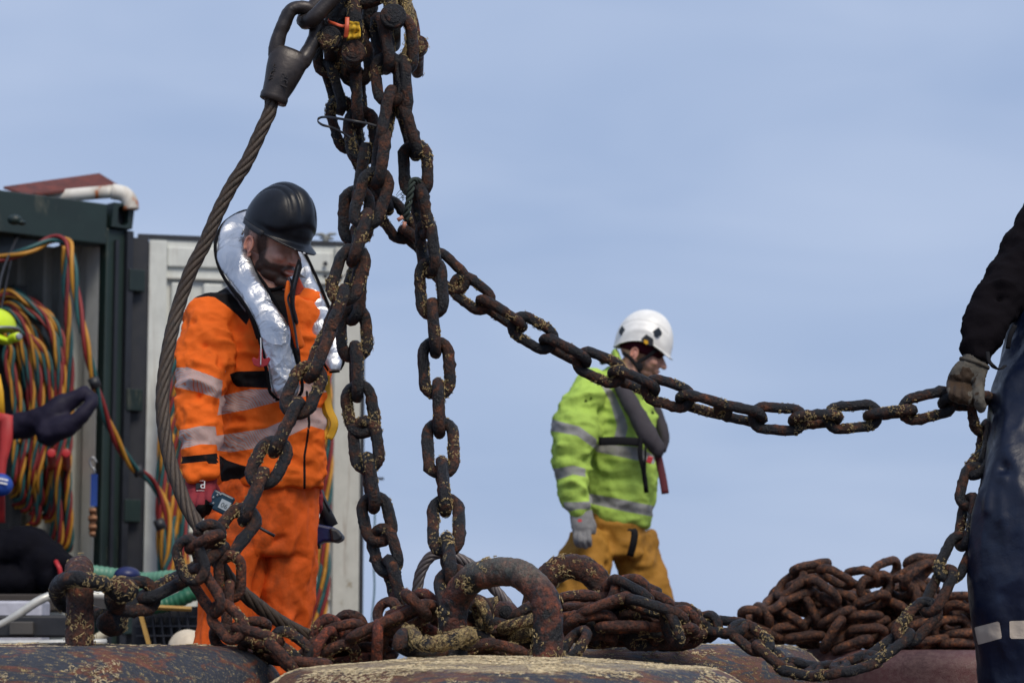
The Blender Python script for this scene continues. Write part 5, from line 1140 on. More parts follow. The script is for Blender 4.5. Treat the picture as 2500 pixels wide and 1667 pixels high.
tubeobj("shirt_neck", [FC(745, 850, 7.69), FC(790, 862, 7.68), FC(830, 855, 7.68), FC(875, 840, 7.68)], 0.007, M['black'], P1, 5, 10)

# trousers
mb = MB()
mb.add(*rows([(606, 1090, 7.83, 112, 84), (603, 1150, 7.83, 120, 88), (602, 1220, 7.83, 121, 88), (600, 1270, 7.83, 118, 84)], n=4, seg=36, cap=False))
mb.add(*rows([(545, 1200, 7.80, 66, 78), (528, 1300, 7.78, 74, 76), (518, 1390, 7.77, 73, 70), (517, 1480, 7.77, 70, 66), (520, 1580, 7.78, 66, 62), (522, 1700, 7.80, 62, 58)], n=4, seg=28, cap=False))
mb.add(*rows([(652, 1200, 7.86, 68, 80), (659, 1290, 7.86, 63, 76), (657, 1360, 7.86, 63, 70), (648, 1430, 7.87, 62, 66), (645, 1560, 7.88, 58, 62), (645, 1700, 7.88, 56, 56)], n=4, seg=28, cap=False))
V, N, F = fuse(mb, 0.007, 6); ln = []
fl([(600, 1290), (595, 1360), (588, 1480), (585, 1600)], -0.035, 0.016, 7.74); fl([(600, 1240), (625, 1215), (655, 1195)], 0.012, 0.010, 7.70); fl([(600, 1265), (635, 1240), (680, 1225)], -0.010, 0.010, 7.72)
fl([(592, 1180), (598, 1250)], -0.010, 0.010, 7.7); fl([(700, 1190), (705, 1260), (712, 1330)], 0.010, 0.012, 7.8); fl([(470, 1200), (500, 1230), (540, 1240)], 0.009, 0.012, 7.68)
fl([(455, 1330), (500, 1345), (560, 1330)], 0.007, 0.014, 7.66); fl([(620, 1400), (660, 1420), (712, 1390)], 0.012, 0.016, 7.78); fl([(610, 1440), (650, 1460), (700, 1440)], -0.010, 0.014, 7.78); fl([(655, 1180), (668, 1210), (662, 1250)], 0.008, 0.006, 7.7)
V = folds(V, N, 0.013, (9, 9, 4), 14, ln, 0.002)
uv = proj(V); seam = 1.2 - np.abs(uv[:, 0] - np.interp(uv[:, 1], [1150, 1300, 1500], [612, 602, 600]))
gr_ = np.clip(1.15 - np.abs(uv[:, 0] - 560) / 130, 0.25, 1)
M['trousers'] = cloth('orange_trousers', (0.78, 0.120, 0.016), [], 1.0, (0.13, 0.042, 0.020), dscale=5, rough=0.65, var=0.22)
skin_obj("trousers", V, F, M['trousers'], P1, {'grime': gr_})
for (u, Y) in ((520, 7.76), (648, 7.86)):
    b_ = MB().add(*sphere(D(u + 12, 1752, Y - 0.05), (0.06, 0.13, 0.05), rotm('Z', 20))).add(*tube([D(u, 1690, Y), D(u, 1745, Y)], 0.065, 14)).build("boot", M['rubber'], P1)
# lifejacket: two padded silver lobes and a collar behind the head, black piping round the edges
t = NT("silver_foil"); a = t.noise(8, 4, 0.5, 1.2); b = t.noise(22, 3, 0.55, 0.6); c = t.noise(5, 3, 0.6)
t.set('Base Color', t.ramp(c, (0.3, (0.42, 0.43, 0.46)), (0.7, (0.68, 0.69, 0.72)))); t.set('Metallic', 0.9); t.set('Roughness', t.ramp(b, (0.3, 0.30), (0.7, 0.44)))
vo = t.n("TexVoronoi", feature='F1', distance='MINKOWSKI'); vo.inputs['Scale'].default_value = 9; vo.inputs['Exponent'].default_value = 1.2
dn_ = t.n("Mix", data_type='VECTOR'); dn_.inputs[0].default_value = 0.12; nn_ = t.n("TexNoise"); nn_.inputs['Scale'].default_value = 6; t.l(t.coord(), nn_.inputs['Vector']); t.l(t.coord(), dn_.inputs['A']); t.l(nn_.outputs['Color'], dn_.inputs['B']); t.l(dn_.outputs['Result'], vo.inputs['Vector'])
t.bump(t.math('ADD', t.math('MULTIPLY', vo.outputs['Distance'], 1.6), t.math('ADD', t.math('MULTIPLY', t.math('ABSOLUTE', t.math('SUBTRACT', a, 0.5)), 1.2), t.math('MULTIPLY', b, 0.3))), 0.55, 0.02); M['foil'] = t.m
LJ = [(659, 912, 7.60, 27), (657, 893, 7.59, 37), (650, 852, 7.59, 37), (637, 802, 7.60, 34), (624, 757, 7.61, 33), (605, 712, 7.63, 32), (581, 672, 7.67, 33), (557, 640, 7.72, 34), (540, 608, 7.76, 36), (531, 577, 7.80, 36), (531, 548, 7.86, 34), (543, 522, 7.93, 30), (580, 512, 8.02, 32), (630, 540, 8.02, 34), (668, 590, 7.98, 32), (697, 640, 7.93, 28), (718, 690, 7.86, 29), (738, 745, 7.80, 30), (758, 795, 7.76, 28), (766, 828, 7.74, 24), (768, 850, 7.74, 12)]
P = spline(np.array([list(D(u, v, Y)) + [w * Y / SD] for u, v, Y, w in LJ]), 7); T_, _, _ = frames(P[:, :3]); n = len(P)
side = np.array([unit(np.cross(t_, np.array([0, -1.0, 0.25]))) for t_ in T_]); side[np.array([s_ @ s0 < 0 for s_, s0 in zip(side, np.vstack([side[:1], side[:-1]]))])] *= 1
nrm = np.array([unit(np.cross(s_, t_)) for s_, t_ in zip(side, T_)])
sg = 30; V = []
for i in range(n):
    for k in range(sg):
        a = 2 * math.pi * k / sg; ca, sa = math.cos(a), math.sin(a); V.append(P[i, :3] + side[i] * P[i, 3] * (abs(ca) ** 0.75) * np.sign(ca) + nrm[i] * 0.016 * (abs(sa) ** 1.2) * np.sign(sa))
V = np.array(V); F = [(i * sg + k, i * sg + (k + 1) % sg, (i + 1) * sg + (k + 1) % sg, (i + 1) * sg + k) for i in range(n - 1) for k in range(sg)] + [tuple(range(sg))[::-1], tuple((n - 1) * sg + k for k in range(sg))]
Nn = normals(V, F); V = V + Nn * (0.008 * ridged(V * np.array([1, 1, 0.7]), 7, 31) + 0.0016 * ridged(V, 18, 35))[:, None]
LJo = MB().add(V, F).build("lifejacket", M['foil'], P1)
for sgn in (-1, 1):
    pts = [P[i, :3] + side[i] * P[i, 3] * sgn * 1.02 for i in range(n)]; MB().add(*tube(pts, 0.0055, 8)).build("piping", M['black'], LJo)
pts = [P[0, :3] + side[0] * P[0, 3] * c_ - T_[0] * 0.004 for c_ in np.linspace(-1, 1, 8)]; MB().add(*tube(pts, 0.006, 8)).build("piping", M['black'], LJo)
pts = [P[-1, :3] + side[-1] * P[-1, 3] * c_ + T_[-1] * 0.003 for c_ in np.linspace(-1, 1, 6)]; MB().add(*tube(pts, 0.006, 8)).build("piping", M['black'], LJo)
V = [FC(975, 760, 7.70), FC(1015, 850, 7.70), FC(985, 895, 7.70), FC(945, 905, 7.70), FC(950, 800, 7.70)]
MB().add(*prism([((p - V[0])[0], (p - V[0])[2]) for p in V], -0.012, o=V[0], ex=(1, 0, 0), ey=(0, 0, 1), en=(0, 1, 0))).build("red_patch", plain('patch_red', (0.55, 0.06, 0.02), 0.6, var=0.4), P1, smooth=False, bevel=0.002)
# red pull tab shaped like an anchor, on a white cord
ar = [FC(720, 1270, 7.52)]
anc = [(-10, -70), (10, -70), (14, -10), (24, 0), (55, -16), (66, 0), (45, 40), (10, 52), (-10, 52), (-45, 40), (-60, 0), (-50, -14), (-24, 0), (-14, -10)]
o_ = FC(718, 1335, 7.545); MB().add(*prism([(x / 2.8 * 0.9408 / 712, -y / 2.8 * 0.9408 / 712) for x, y in anc], 0.006, o=o_)).build("pull_tab", M['red'], P1, smooth=False, bevel=0.0015)
tubeobj("pull_cord", [FC(718, 1190, 7.56), FC(720, 1260, 7.54), FC(719, 1330, 7.54), FC(718, 1375, 7.54)], 0.0018, M['white'], P1, 4, 6)
tubeobj("harness_strap", [FC(650, 1030, 7.66), FC(680, 1110, 7.63), FC(705, 1190, 7.62)], 0.009, M['webbing'], P1, 4, 10)
strap("safety_strap", [D(748, 862, 7.80), D(750, 900, 7.80), D(756, 940, 7.79), D(768, 970, 7.78), D(762, 995, 7.78), D(752, 1006, 7.78), D(746, 985, 7.80), D(745, 930, 7.81), D(742, 870, 7.82)], 0.026, 0.003, M['yellow'], P1, (0.9, 0.2, 0.3), 6)
# right glove, hanging, holding the meter
FG = lambda x, y, Y: D(*px(WG, [(x, y)])[0], Y)
gx = lambda x, y: px(WG, [(x, y)])[0]
def G(x, y, Y, *r): u, v = gx(x, y); return (u, v, Y, *r)
palm_dark = lambda uv, V: polymask(uv, [[(230, 1040), (300, 960), (390, 960), (400, 880), (500, 960), (560, 800), (620, 800), (600, 1100), (440, 1240), (330, 1220), (230, 1120)]], WG)
M['glove1'] = cloth('wine_glove', (0.25, 0.035, 0.045), [('rub', (0.012, 0.010, 0.010), None, 0.4)], 0.1, dscale=20, rough=0.7)
hand(P1, M['glove1'], [G(370, 560, 7.57, 34, 26), G(350, 640, 7.56, 35, 24), G(335, 730, 7.55, 36, 20), G(320, 820, 7.54, 32, 18)],
     [[G(190, 800, 7.55, 10), G(185, 880, 7.53, 9.5), G(205, 960, 7.52, 9), G(235, 1040, 7.54, 8)], [G(270, 820, 7.54, 11), G(230, 900, 7.51, 10.5), G(245, 990, 7.51, 10), G(290, 1080, 7.53, 9)],
      [G(360, 830, 7.53, 11.5), G(335, 920, 7.50, 11), G(330, 1010, 7.50, 10.5), G(345, 1110, 7.53, 9)], [G(450, 800, 7.53, 12), G(455, 880, 7.50, 11.5), G(445, 960, 7.51, 11), G(410, 1060, 7.53, 9)],
      [G(470, 680, 7.56, 13), G(540, 760, 7.58, 11), G(540, 860, 7.58, 10), G(500, 930, 7.57, 9)]], masks={'rub': palm_dark}, seed=3)
mb = MB()
ex_ = unit(FG(370, 600, 7.5) - FG(270, 600, 7.5)); 
def glovetext(s_, size, x, y, mat, nm="glove_print"): text(s_, size, FG(x, y, 7.515), (-1, 0, 0.0), (0, 0, -1), mat, P1, 0.0008, nm)
glovetext("P", 0.034, 368, 680, M['white'])
glovetext("red", 0.018, 322, 628, M['white'])
glovetext("ATLAS", 0.0055, 370, 594, M['white']); glovetext("Watersafe", 0.0060, 330, 768, M['white'])
MB().add(*prism([(-0.006, -0.011), (0.004, -0.008), (0.012, -0.002), (0.010, 0.006), (0.002, 0.010), (-0.006, 0.008)], 0.0006, o=FG(296, 705, 7.516))).build("glove_print", M['rubber'], P1, smooth=False)
# gas meter with a display reading 90
mt = empty("gas_meter", FG(640, 950, 7.50), "dark blue hand-held meter with a grey display, held in the wine red glove", "meter")
A2 = rotm('Y', 26); mc = FG(650, 950, 7.50)
mb_blue = plain('meter_blue', (0.008, 0.035, 0.06), 0.4)
MB().add(*box(mc, (0.052, 0.026, 0.062), A2)).add(*box(mc + A2 @ np.array([-0.030, 0, 0.004]), (0.03, 0.024, 0.05), A2)).build("body", mb_blue, mt, smooth=False, bevel=0.006)
t = NT("grey_display"); t.set('Base Color', (0.42, 0.47, 0.50)); t.set('Roughness', 0.25)
sc_ = mc + A2 @ np.array([0.006, -0.0145, -0.002]); MB().add(*box(sc_, (0.032, 0.003, 0.030), A2)).build("display", t.m, mt, smooth=False)
text("90", 0.022, sc_ + A2 @ np.array([0, -0.0022, -0.001]), A2 @ np.array([-1.0, 0, 0]), A2 @ np.array([0, 0, -1.0]), plain('display_digit', (0.07, 0.09, 0.10), 0.5), mt, 0.0005, "digits")
for (x, z) in ((-0.028, 0.016), (-0.036, 0.004), (-0.028, -0.012), (-0.020, 0.022)): MB().add(*cyl(mc + A2 @ np.array([x, -0.012, z]), mc + A2 @ np.array([x, -0.016, z]), 0.0035, 10)).build("button", M['steel'], mt)
tubeobj("antenna", [FG(760, 1075, 7.50), FG(1000, 1195, 7.49), FG(1345, 1388, 7.48)], 0.0048, M['rubber'], mt, 3, 10)
# left hand behind the hip, holding the black and blue throwing case
hand(P1, M['glove1'], [(708, 1085, 7.92, 22, 20), (714, 1120, 7.9, 24, 18), (720, 1145, 7.9, 20, 15)], [[(708 + 8 * k, 1140, 7.9 - 0.01 * k, 6), (712 + 8 * k, 1165, 7.89, 6), (712 + 6 * k, 1180, 7.92, 5)] for k in range(4)] + [[(725, 1115, 7.9, 7), (736, 1135, 7.88, 6), (738, 1150, 7.88, 5)]], masks={'rub': lambda uv, V: np.full(len(V), -5.0)}, seed=5)
FT = (740, 1100, 5.225)
FTp = lambda x, y, Y: D(*px(FT, [(x, y)])[0], Y)
sq = empty("hand_lamp", FTp(300, 900, 7.95), "black tubular lamp with a flared dark blue head at the orange man's hip", "lamp")
V, F = tube([FTp(150, 480, 7.95), FTp(250, 700, 7.95), FTp(375, 960, 7.95)], 0.020, 16); MB().add(V, F).build("barrel", M['rubber'], sq)
tubeobj("guard_rod", [FTp(200, 480, 7.93), FTp(345, 770, 7.93)], 0.003, M['rubber'], sq, 3, 8)
V = [(150, 920), (240, 940), (370, 965), (440, 1000), (500, 1075), (505, 1120), (420, 1165), (330, 1155), (250, 1160), (200, 1190), (150, 1210)]
pv = [(FTp(x, y, 7.9) - FTp(150, 920, 7.9)) for x, y in V]; MB().add(*prism([(p[0], p[2]) for p in pv], 0.10, o=FTp(150, 920, 7.9))).build("head", M['navyblue'], sq, smooth=False, bevel=0.012)
V = [(330, 975), (440, 1000), (500, 1075), (505, 1120), (420, 1168), (360, 1155)]; pv = [(FTp(x, y, 7.89) - FTp(150, 920, 7.89)) for x, y in V]; MB().add(*prism([(p[0], p[2]) for p in pv], 0.12, o=FTp(150, 920, 7.885))).build("rim", M['rubber'], sq, smooth=False, bevel=0.008)
MB().add(*box(FTp(215, 830, 7.98), (0.05, 0.05, 0.10), rotm('Y', -25))).build("battery_box", M['rubber'], sq, smooth=False, bevel=0.006)
MB().add(*box(FTp(180, 1180, 7.95), (0.022, 0.04, 0.035))).build("clip", M['rubber'], sq, smooth=False, bevel=0.003)
tubeobj("cord", [FTp(135, 740, 7.9), FTp(180, 770, 7.9), FTp(208, 820, 7.9), FTp(195, 865, 7.9)], 0.002, M['white'], sq, 4, 6)

# ---------------------------------------------------------------- the man in yellow-green
Y2 = 10.3
P2 = empty("person", D(1400, 1697, Y2), "man in a yellow-green hi-vis jacket, white helmet and mustard trousers, walking right", "person")
T2 = make_head(P2, D(1474, 818, 10.34), -12, 16, 0.97, neck=[D(1447, 880, 10.34), D(1435, 935, 10.34)], beard=0.55)
def cr(x, y): return px((1480, 740, 7.125), [(x, y)])[0]
Rh = rotm('Z', -12) @ rotm('Y', 14); hc = D(1476, 812, 10.34); TH = lambda P: (np.asarray(P) * 0.98) @ Rh.T + hc
def ribs(V):
    r = np.sqrt((V[:, 0] / 1.25) ** 2 + (V[:, 2] - 0.02) ** 2); s_ = (np.abs(V[:, 1]) > 0.05)
    return -0.0035 * np.exp(-((r - 0.115) / 0.0035) ** 2) * s_ + 0.004 * np.exp(-((r - 0.075) / 0.012) ** 2) * s_ + 0.0
M['helmet_white'] = plain('white_helmet_shell', (0.74, 0.74, 0.72), 0.35, var=0.07, scale=25, bump=0.05)
V, F = shell(TH, 0.125, 0.108, 0.150, 0.045, 0.012, 0.004, lambda ph: 0.020 + 0.022 * max(0, -math.cos(ph)) - 0.022 * math.exp(-((abs(math.sin(ph)) - 1) / 0.25) ** 2) + 0.014 * max(0, math.cos(ph)) ** 3, ribs, cx=-0.002); solid(MB().add(V, F).build("helmet", M['helmet_white'], P2), 0.004)
def onhelm(poly, name, mat, off=0.104):
    """small raised vent cover on the near side of the helmet"""
    pts = [np.array(D(*cr(x, y), 10.34)) for x, y in poly]; c = sum(pts) / len(pts)
    L_ = (c - hc) @ Rh; y = -0.108 * math.sqrt(max(0.05, 1 - (L_[0] / 0.128) ** 2 - ((L_[2] - 0.045) / 0.152) ** 2 * (L_[2] > 0.045))) - 0.004
    V = [np.array([(p - hc) @ Rh][0]) for p in pts]; V = [np.array([v[0], y - 0.002, v[2]]) for v in V] + [np.array([v[0], y + 0.012, v[2]]) for v in V]; n = len(pts)
    F = [tuple(range(n)), tuple(range(n, 2 * n))[::-1]] + [(i, (i + 1) % n, n + (i + 1) % n, n + i) for i in range(n)]
    return MB().add(np.array([(v @ Rh.T) + hc for v in V]), F).build(name, mat, P2, smooth=False, bevel=0.002)
vt = plain('vent_cover', (0.012, 0.02, 0.03), 0.5)
onhelm([(315, 435), (410, 555), (395, 570), (315, 600), (265, 545), (275, 500)], "vent_cover", vt); onhelm([(980, 490), (1025, 560), (1020, 600), (955, 645), (835, 595), (840, 580)], "vent_cover", vt)
onhelm([(770, 610), (880, 680), (880, 790), (790, 770), (740, 740), (690, 680)], "lamp_clip", M['rubber']); onhelm([(735, 700), (790, 715), (800, 755), (765, 765), (735, 735)], "logo_plate", M['yellow'])
# knitted hat band, straps
mb = MB(); V, F = sphere((-0.008, 0, 0.040), (0.104, 0.082, 0.075), seg=40, rings=24); V[:, 2] = np.maximum(V[:, 2], 0.006 + 0.10 * np.clip(V[:, 0] + 0.02, -1, 0) * -0.2); V = T2(V)
MB().add(V, F).build("knitted_hat", cloth('maroon_knit', (0.045, 0.004, 0.012), dirt=0), P2)
C2 = lambda x, y, Y: D(*cr(x, y), Y)
for nm, pts in (("chin_strap", [(880, 800), (760, 900), (640, 980), (560, 1030), (560, 1120), (570, 1190), (640, 1280)]), ("chin_strap", [(290, 860), (400, 940), (500, 1050), (560, 1140), (580, 1200)])):
    P = [C2(x, y, 10.255 if i < len(pts) - 1 else 10.28) for i, (x, y) in enumerate(pts)]; MB().add(*tube(spline(P, 5), 0.0085, 8, r2=0.003, ref=(0, 0, 1))).build(nm, M['webbing'], P2)
MB().add(*sphere(C2(580, 1110, 10.255), (0.015, 0.006, 0.02), seg=12, rings=8)).build("strap_divider", M['webbing'], P2)
# jacket
FJ = (1300, 720, 2.01); J = lambda x, y, Y, a, b: (*px(FJ, [(x, y)])[0], Y, a, b)
mb = MB()
mb.add(*rows([J(450, 330, 10.36, 24, 26), J(440, 380, 10.36, 32, 30), J(430, 430, 10.36, 62, 45), J(415, 480, 10.36, 88, 60), J(405, 560, 10.36, 98, 68), J(425, 680, 10.36, 94, 68), J(428, 800, 10.36, 84, 66), J(430, 900, 10.36, 82, 66), J(430, 1000, 10.36, 76, 62), J(430, 1080, 10.36, 72, 58), J(432, 1140, 10.36, 66, 54)], n=5, seg=36, cap=False))
mb.add(*rows([J(290, 465, 10.30, 44, 46), J(258, 520, 10.26, 52, 50), J(235, 600, 10.22, 53, 48), J(215, 700, 10.19, 52, 46), J(200, 780, 10.18, 47, 42), J(195, 860, 10.18, 40, 38), J(208, 940, 10.16, 36, 34), J(225, 1010, 10.14, 30, 28), J(232, 1040, 10.14, 25, 24)], n=5, seg=26))
mb.add(*rows([J(500, 480, 10.46, 40, 40), J(540, 600, 10.5, 38, 38), J(530, 760, 10.5, 34, 34), J(540, 900, 10.48, 30, 30)], n=4))
V, N, F = fuse(mb, 0.0095, 6); ln = []
def fj(pts, A, w, Y): 
    P = [D(*px(FJ, [(x, y)])[0], Y) for x, y in pts]
    for a, b in zip(P[:-1], P[1:]): ln.append((a, b, A, w))
fj([(290, 520), (345, 600), (330, 700)], -0.025, 0.016, 10.2); fj([(130, 740), (200, 730), (270, 780)], 0.014, 0.012, 10.12); fj([(125, 790), (190, 790), (260, 820)], -0.014, 0.012, 10.12); fj([(140, 930), (200, 920), (260, 960)], 0.012, 0.012, 10.1); fj([(150, 970), (210, 975), (270, 1000)], -0.010, 0.010, 10.1)
fj([(350, 620), (400, 600), (430, 640)], 0.012, 0.014, 10.22); fj([(300, 860), (400, 880), (520, 840)], 0.008, 0.014, 10.22); fj([(290, 940), (400, 960), (560, 930)], -0.008, 0.012, 10.22); fj([(330, 800), (380, 840), (450, 900)], 0.008, 0.012, 10.22); fj([(280, 1080), (400, 1090), (560, 1110)], -0.012, 0.012, 10.24)
V = folds(V, N, 0.015, (6, 6, 10), 24, ln, 0.003); uv = proj(V); jm = (pdist(uv, px(FJ, [(60, 420), (290, 420), (350, 560), (325, 700), (290, 800), (262, 860), (278, 1000), (290, 1060), (60, 1060)])) > 0) & (V[:, 1] < 10.36)
jt = polymask(uv, [[(215, 455), (330, 405), (400, 480), (455, 600), (468, 650), (455, 705), (400, 705), (415, 640), (380, 520), (330, 430), (240, 462)], [(300, 735), (330, 732), (520, 745), (600, 790), (600, 830), (520, 812), (310, 768)], [(262, 970), (290, 975), (450, 1005), (600, 1035), (600, 1088), (460, 1062), (275, 1020)]], FJ)
ja = polymask(uv, [[(60, 600), (150, 625), (230, 645), (325, 715), (320, 765), (220, 690), (125, 672), (60, 665)], [(60, 850), (125, 850), (200, 835), (262, 852), (266, 892), (200, 880), (125, 905), (60, 905)], [(150, 1015), (220, 1015), (290, 1012), (292, 1050), (220, 1050), (160, 1075)]], FJ)
spots = np.max([4 - np.linalg.norm(uv - np.array(px(FJ, [p])[0]), axis=1) for p in ((262, 520), (285, 508), (590, 577))], axis=0)
M['jacket2'] = cloth('yellow_green_jacket', (0.35, 0.51, 0.095), [('refl', (0.26, 0.26, 0.26), None, 0.5), ('spot', (0.03, 0.05, 0.01), None, 0.8)], 0.32, (0.10, 0.17, 0.02), dscale=6)
skin_obj("jacket", V, F, M['jacket2'], P2, {'refl': np.where(V[:, 1] > 10.4, -5, np.where(jm, ja, jt)), 'spot': spots})
# collar behind the neck
FJp = lambda x, y, Y: D(*px(FJ, [(x, y)])[0], Y)
MB().add(*rows([J(405, 300, 10.36, 10, 30), J(418, 350, 10.34, 14, 34), J(450, 420, 10.32, 26, 32), J(520, 480, 10.30, 34, 26)], n=4)).build("collar", cloth('collar_green', (0.35, 0.51, 0.095), dirt=0.2), P2)
tubeobj("harness_strap", [FJp(340, 330, 10.36), FJp(385, 325, 10.3), FJp(400, 380, 10.28)], 0.012, M['webbing'], P2, 4, 8)
# grey lifejacket lobes and straps
lob = cloth('grey_lifejacket', (0.055, 0.050, 0.058), dirt=0.1, bump=0.5); 
def lobe(pts, nm, parent, th=0.032): 
    P = np.array([list(FJp(x, y, Y)) + [w / 2.01 * 0.9408 * Y / SD] for x, y, Y, w in pts]); P = spline(P, 6); V, F = tube(P[:, :3], P[:, 3], 22, r2=np.full(len(P), th), ref=(1, 0, 0), cap_round=True)
    Nn = normals(V, F); return MB().add(V + Nn * (0.004 * ridged(V, 14, 3))[:, None], F).build(nm, lob, parent)
lobe([(400, 400, 10.30, 22), (440, 460, 10.22, 34), (480, 530, 10.18, 40), (525, 610, 10.16, 44), (570, 690, 10.15, 46), (605, 745, 10.16, 40), (615, 768, 10.17, 26)], "lifejacket_lobe", P2)
lobe([(560, 480, 10.36, 20), (600, 560, 10.34, 26), (630, 640, 10.33, 28), (645, 710, 10.33, 24), (645, 760, 10.33, 12)], "lifejacket_lobe", P2)
strap("chest_strap", [FJp(325, 718, 10.14), FJp(400, 716, 10.13), FJp(480, 718, 10.13), FJp(535, 722, 10.14)], 0.036, 0.006, M['webbing'], P2, (0, 0, 1), 4)
strap("side_strap", [FJp(535, 690, 10.13), FJp(528, 780, 10.13), FJp(545, 860, 10.14), FJp(560, 970, 10.16)], 0.020, 0.004, M['webbing'], P2, (1, 0, 0), 4)
strap("side_strap", [FJp(555, 740, 10.12), FJp(552, 860, 10.13), FJp(555, 960, 10.15)], 0.010, 0.004, M['webbing'], P2, (1, 0, 0), 4)
strap("side_strap", [FJp(470, 1150, 10.16), FJp(500, 1160, 10.15), FJp(495, 1220, 10.15), FJp(478, 1280, 10.17)], 0.030, 0.005, M['webbing'], P2, (1, 0, 0), 4)
strap("crotch_strap", [FJp(612, 770, 10.2), FJp(625, 830, 10.2), FJp(640, 900, 10.2), FJp(652, 975, 10.2)], 0.032, 0.005, plain('maroon_webbing', (0.09, 0.006, 0.012), 0.6), P2, (1, 0, 0), 4)
MB().add(*box(FJp(575, 808, 10.12), (0.022, 0.01, 0.03), rotm('Y', 20))).build("pull_handle", M['red'], P2, smooth=False, bevel=0.003)
# trousers in mid stride
mb = MB()
mb.add(*rows([J(425, 1080, 10.36, 60, 50), J(405, 1150, 10.36, 66, 54), J(400, 1220, 10.36, 70, 56), J(395, 1280, 10.36, 70, 56)], n=4, seg=32, cap=False))
mb.add(*rows([J(280, 1180, 10.30, 44, 50), J(270, 1280, 10.28, 56, 54), J(240, 1380, 10.27, 58, 50), J(210, 1480, 10.27, 56, 46), J(190, 1600, 10.27, 50, 42), J(165, 1900, 10.28, 42, 38), J(160, 2060, 10.28, 38, 36)], n=4, seg=26, cap=False))
mb.add(*rows([J(490, 1180, 10.42, 48, 50), J(510, 1280, 10.42, 50, 52), J(540, 1380, 10.42, 50, 48), J(570, 1480, 10.42, 50, 44), J(600, 1600, 10.42, 46, 42), J(650, 1900, 10.42, 40, 38), J(665, 2060, 10.42, 38, 36)], n=4, seg=26, cap=False))
V, N, F = fuse(mb, 0.010, 6); ln = []
fj([(480, 1230), (440, 1320), (400, 1420)], -0.03, 0.02, 10.3); fj([(320, 1200), (400, 1250), (440, 1320)], 0.012, 0.014, 10.22); fj([(300, 1260), (370, 1330), (400, 1400)], -0.012, 0.014, 10.22); fj([(480, 1250), (540, 1270), (600, 1240)], 0.010, 0.014, 10.3); fj([(430, 1370), (520, 1400), (610, 1440)], 0.012, 0.016, 10.32); fj([(430, 1350), (520, 1350), (600, 1340)], -0.012, 0.014, 10.32); fj([(140, 1400), (220, 1390), (290, 1420)], 0.012, 0.014, 10.2)
V = folds(V, N, 0.014, (7, 7, 6), 34, ln, 0.002)
M['trousers2'] = cloth('mustard_trousers', (0.32, 0.155, 0.026), [], 0.8, (0.09, 0.05, 0.016), dscale=5, rough=0.6, var=0.2)
skin_obj("trousers", V, F, M['trousers2'], P2, {'grime': np.ones(len(V)) * 0.7})
for (x, Y) in ((165, 10.25), (675, 10.42)):
    c = D(*px(FJ, [(x + 20, 2060)])[0], Y); c[2] = 0.05; MB().add(*sphere(c, (0.14, 0.06, 0.05))).add(*tube([c - [0.05, 0, 0], c + np.array([-0.05, 0, 0.14])], 0.055, 14)).build("boot", M['rubber'], P2)
M['glove2'] = cloth('grey_glove', (0.20, 0.20, 0.205), [('dot', (0.5, 0.05, 0.06), None, 0.5)], 0.2, dscale=30)
g = lambda x, y, Y, *r: (*px(FJ, [(x, y)])[0], Y, *r)
hand(P2, M['glove2'], [g(232, 1040, 10.14, 23, 18), g(240, 1080, 10.13, 27, 16), g(248, 1130, 10.12, 27, 14), g(250, 1160, 10.12, 25, 12)],
     [[g(215, 1150, 10.12, 6.5), g(210, 1185, 10.11, 6), g(215, 1215, 10.12, 5.5), g(225, 1230, 10.14, 5)], [g(235, 1160, 10.11, 6.5), g(230, 1200, 10.10, 6.5), g(238, 1232, 10.12, 5.5)], [g(255, 1160, 10.11, 6.5), g(253, 1205, 10.10, 6.5), g(260, 1238, 10.12, 5.5)], [g(275, 1155, 10.11, 6.5), g(277, 1200, 10.10, 6.5), g(280, 1228, 10.12, 5.5)], [g(280, 1090, 10.12, 7.5), g(300, 1130, 10.12, 6.5), g(300, 1165, 10.13, 5.5)]],
     voxel=0.004, masks={'dot': lambda uv, V: np.where(V[:, 1] < 10.2, 3.2 - np.linalg.norm((uv - np.array(px(FJ, [(232, 1106)])[0])) * [0.6, 1], axis=1), -5)}, seed=8)

# ---------------------------------------------------------------- the man at the right edge
P3 = empty("person", D(2480, 1800, 7.2), "man partly in view at the right edge in navy oilskin trousers, gripping the chain", "person")
FR_ = (2250, 800, 4.9); RR = lambda x, y, Y, *r: (*px(FR_, [(x, y)])[0], Y, *r)
FE = (2200, 500, 1.3436); EE = lambda x, y, Y, *r: (*px(FE, [(x, y)])[0], Y, *r)
mb = MB()
mb.add(*rows([EE(520, 60, 7.35, 90, 80), EE(440, 150, 7.30, 74, 66), EE(370, 240, 7.24, 62, 58), EE(312, 330, 7.17, 56, 52), EE(270, 410, 7.12, 48, 46), EE(248, 470, 7.10, 38, 36), EE(242, 515, 7.09, 31, 29)], n=5, seg=28, cap=False))
mb.add(*rows([(2475, 560, 7.42, 90, 80), (2470, 640, 7.4, 105, 90), (2462, 740, 7.4, 108, 92), (2455, 860, 7.35, 112, 92)], n=4, seg=30))
V, N, F = fuse(mb, 0.008, 6); ln = []
def fe(pts, A, w, Y):
    P = [D(*px(FE, [(x, y)])[0], Y) for x, y in pts]
    for a, b in zip(P[:-1], P[1:]): ln.append((a, b, A, w))
fe([(270, 235), (330, 260), (400, 250)], 0.014, 0.013, 7.12); fe([(275, 275), (330, 300), (390, 300)], -0.014, 0.010, 7.10); fe([(240, 320), (300, 345), (370, 350)], 0.013, 0.012, 7.06); fe([(225, 370), (290, 385), (350, 400)], -0.010, 0.010, 7.05); fe([(205, 440), (250, 455), (310, 450)], 0.010, 0.010, 7.04); fe([(400, 100), (420, 180), (400, 300)], 0.010, 0.02, 7.2)
V = folds(V, N, 0.007, (9, 9, 12), 44, ln, 0.002)
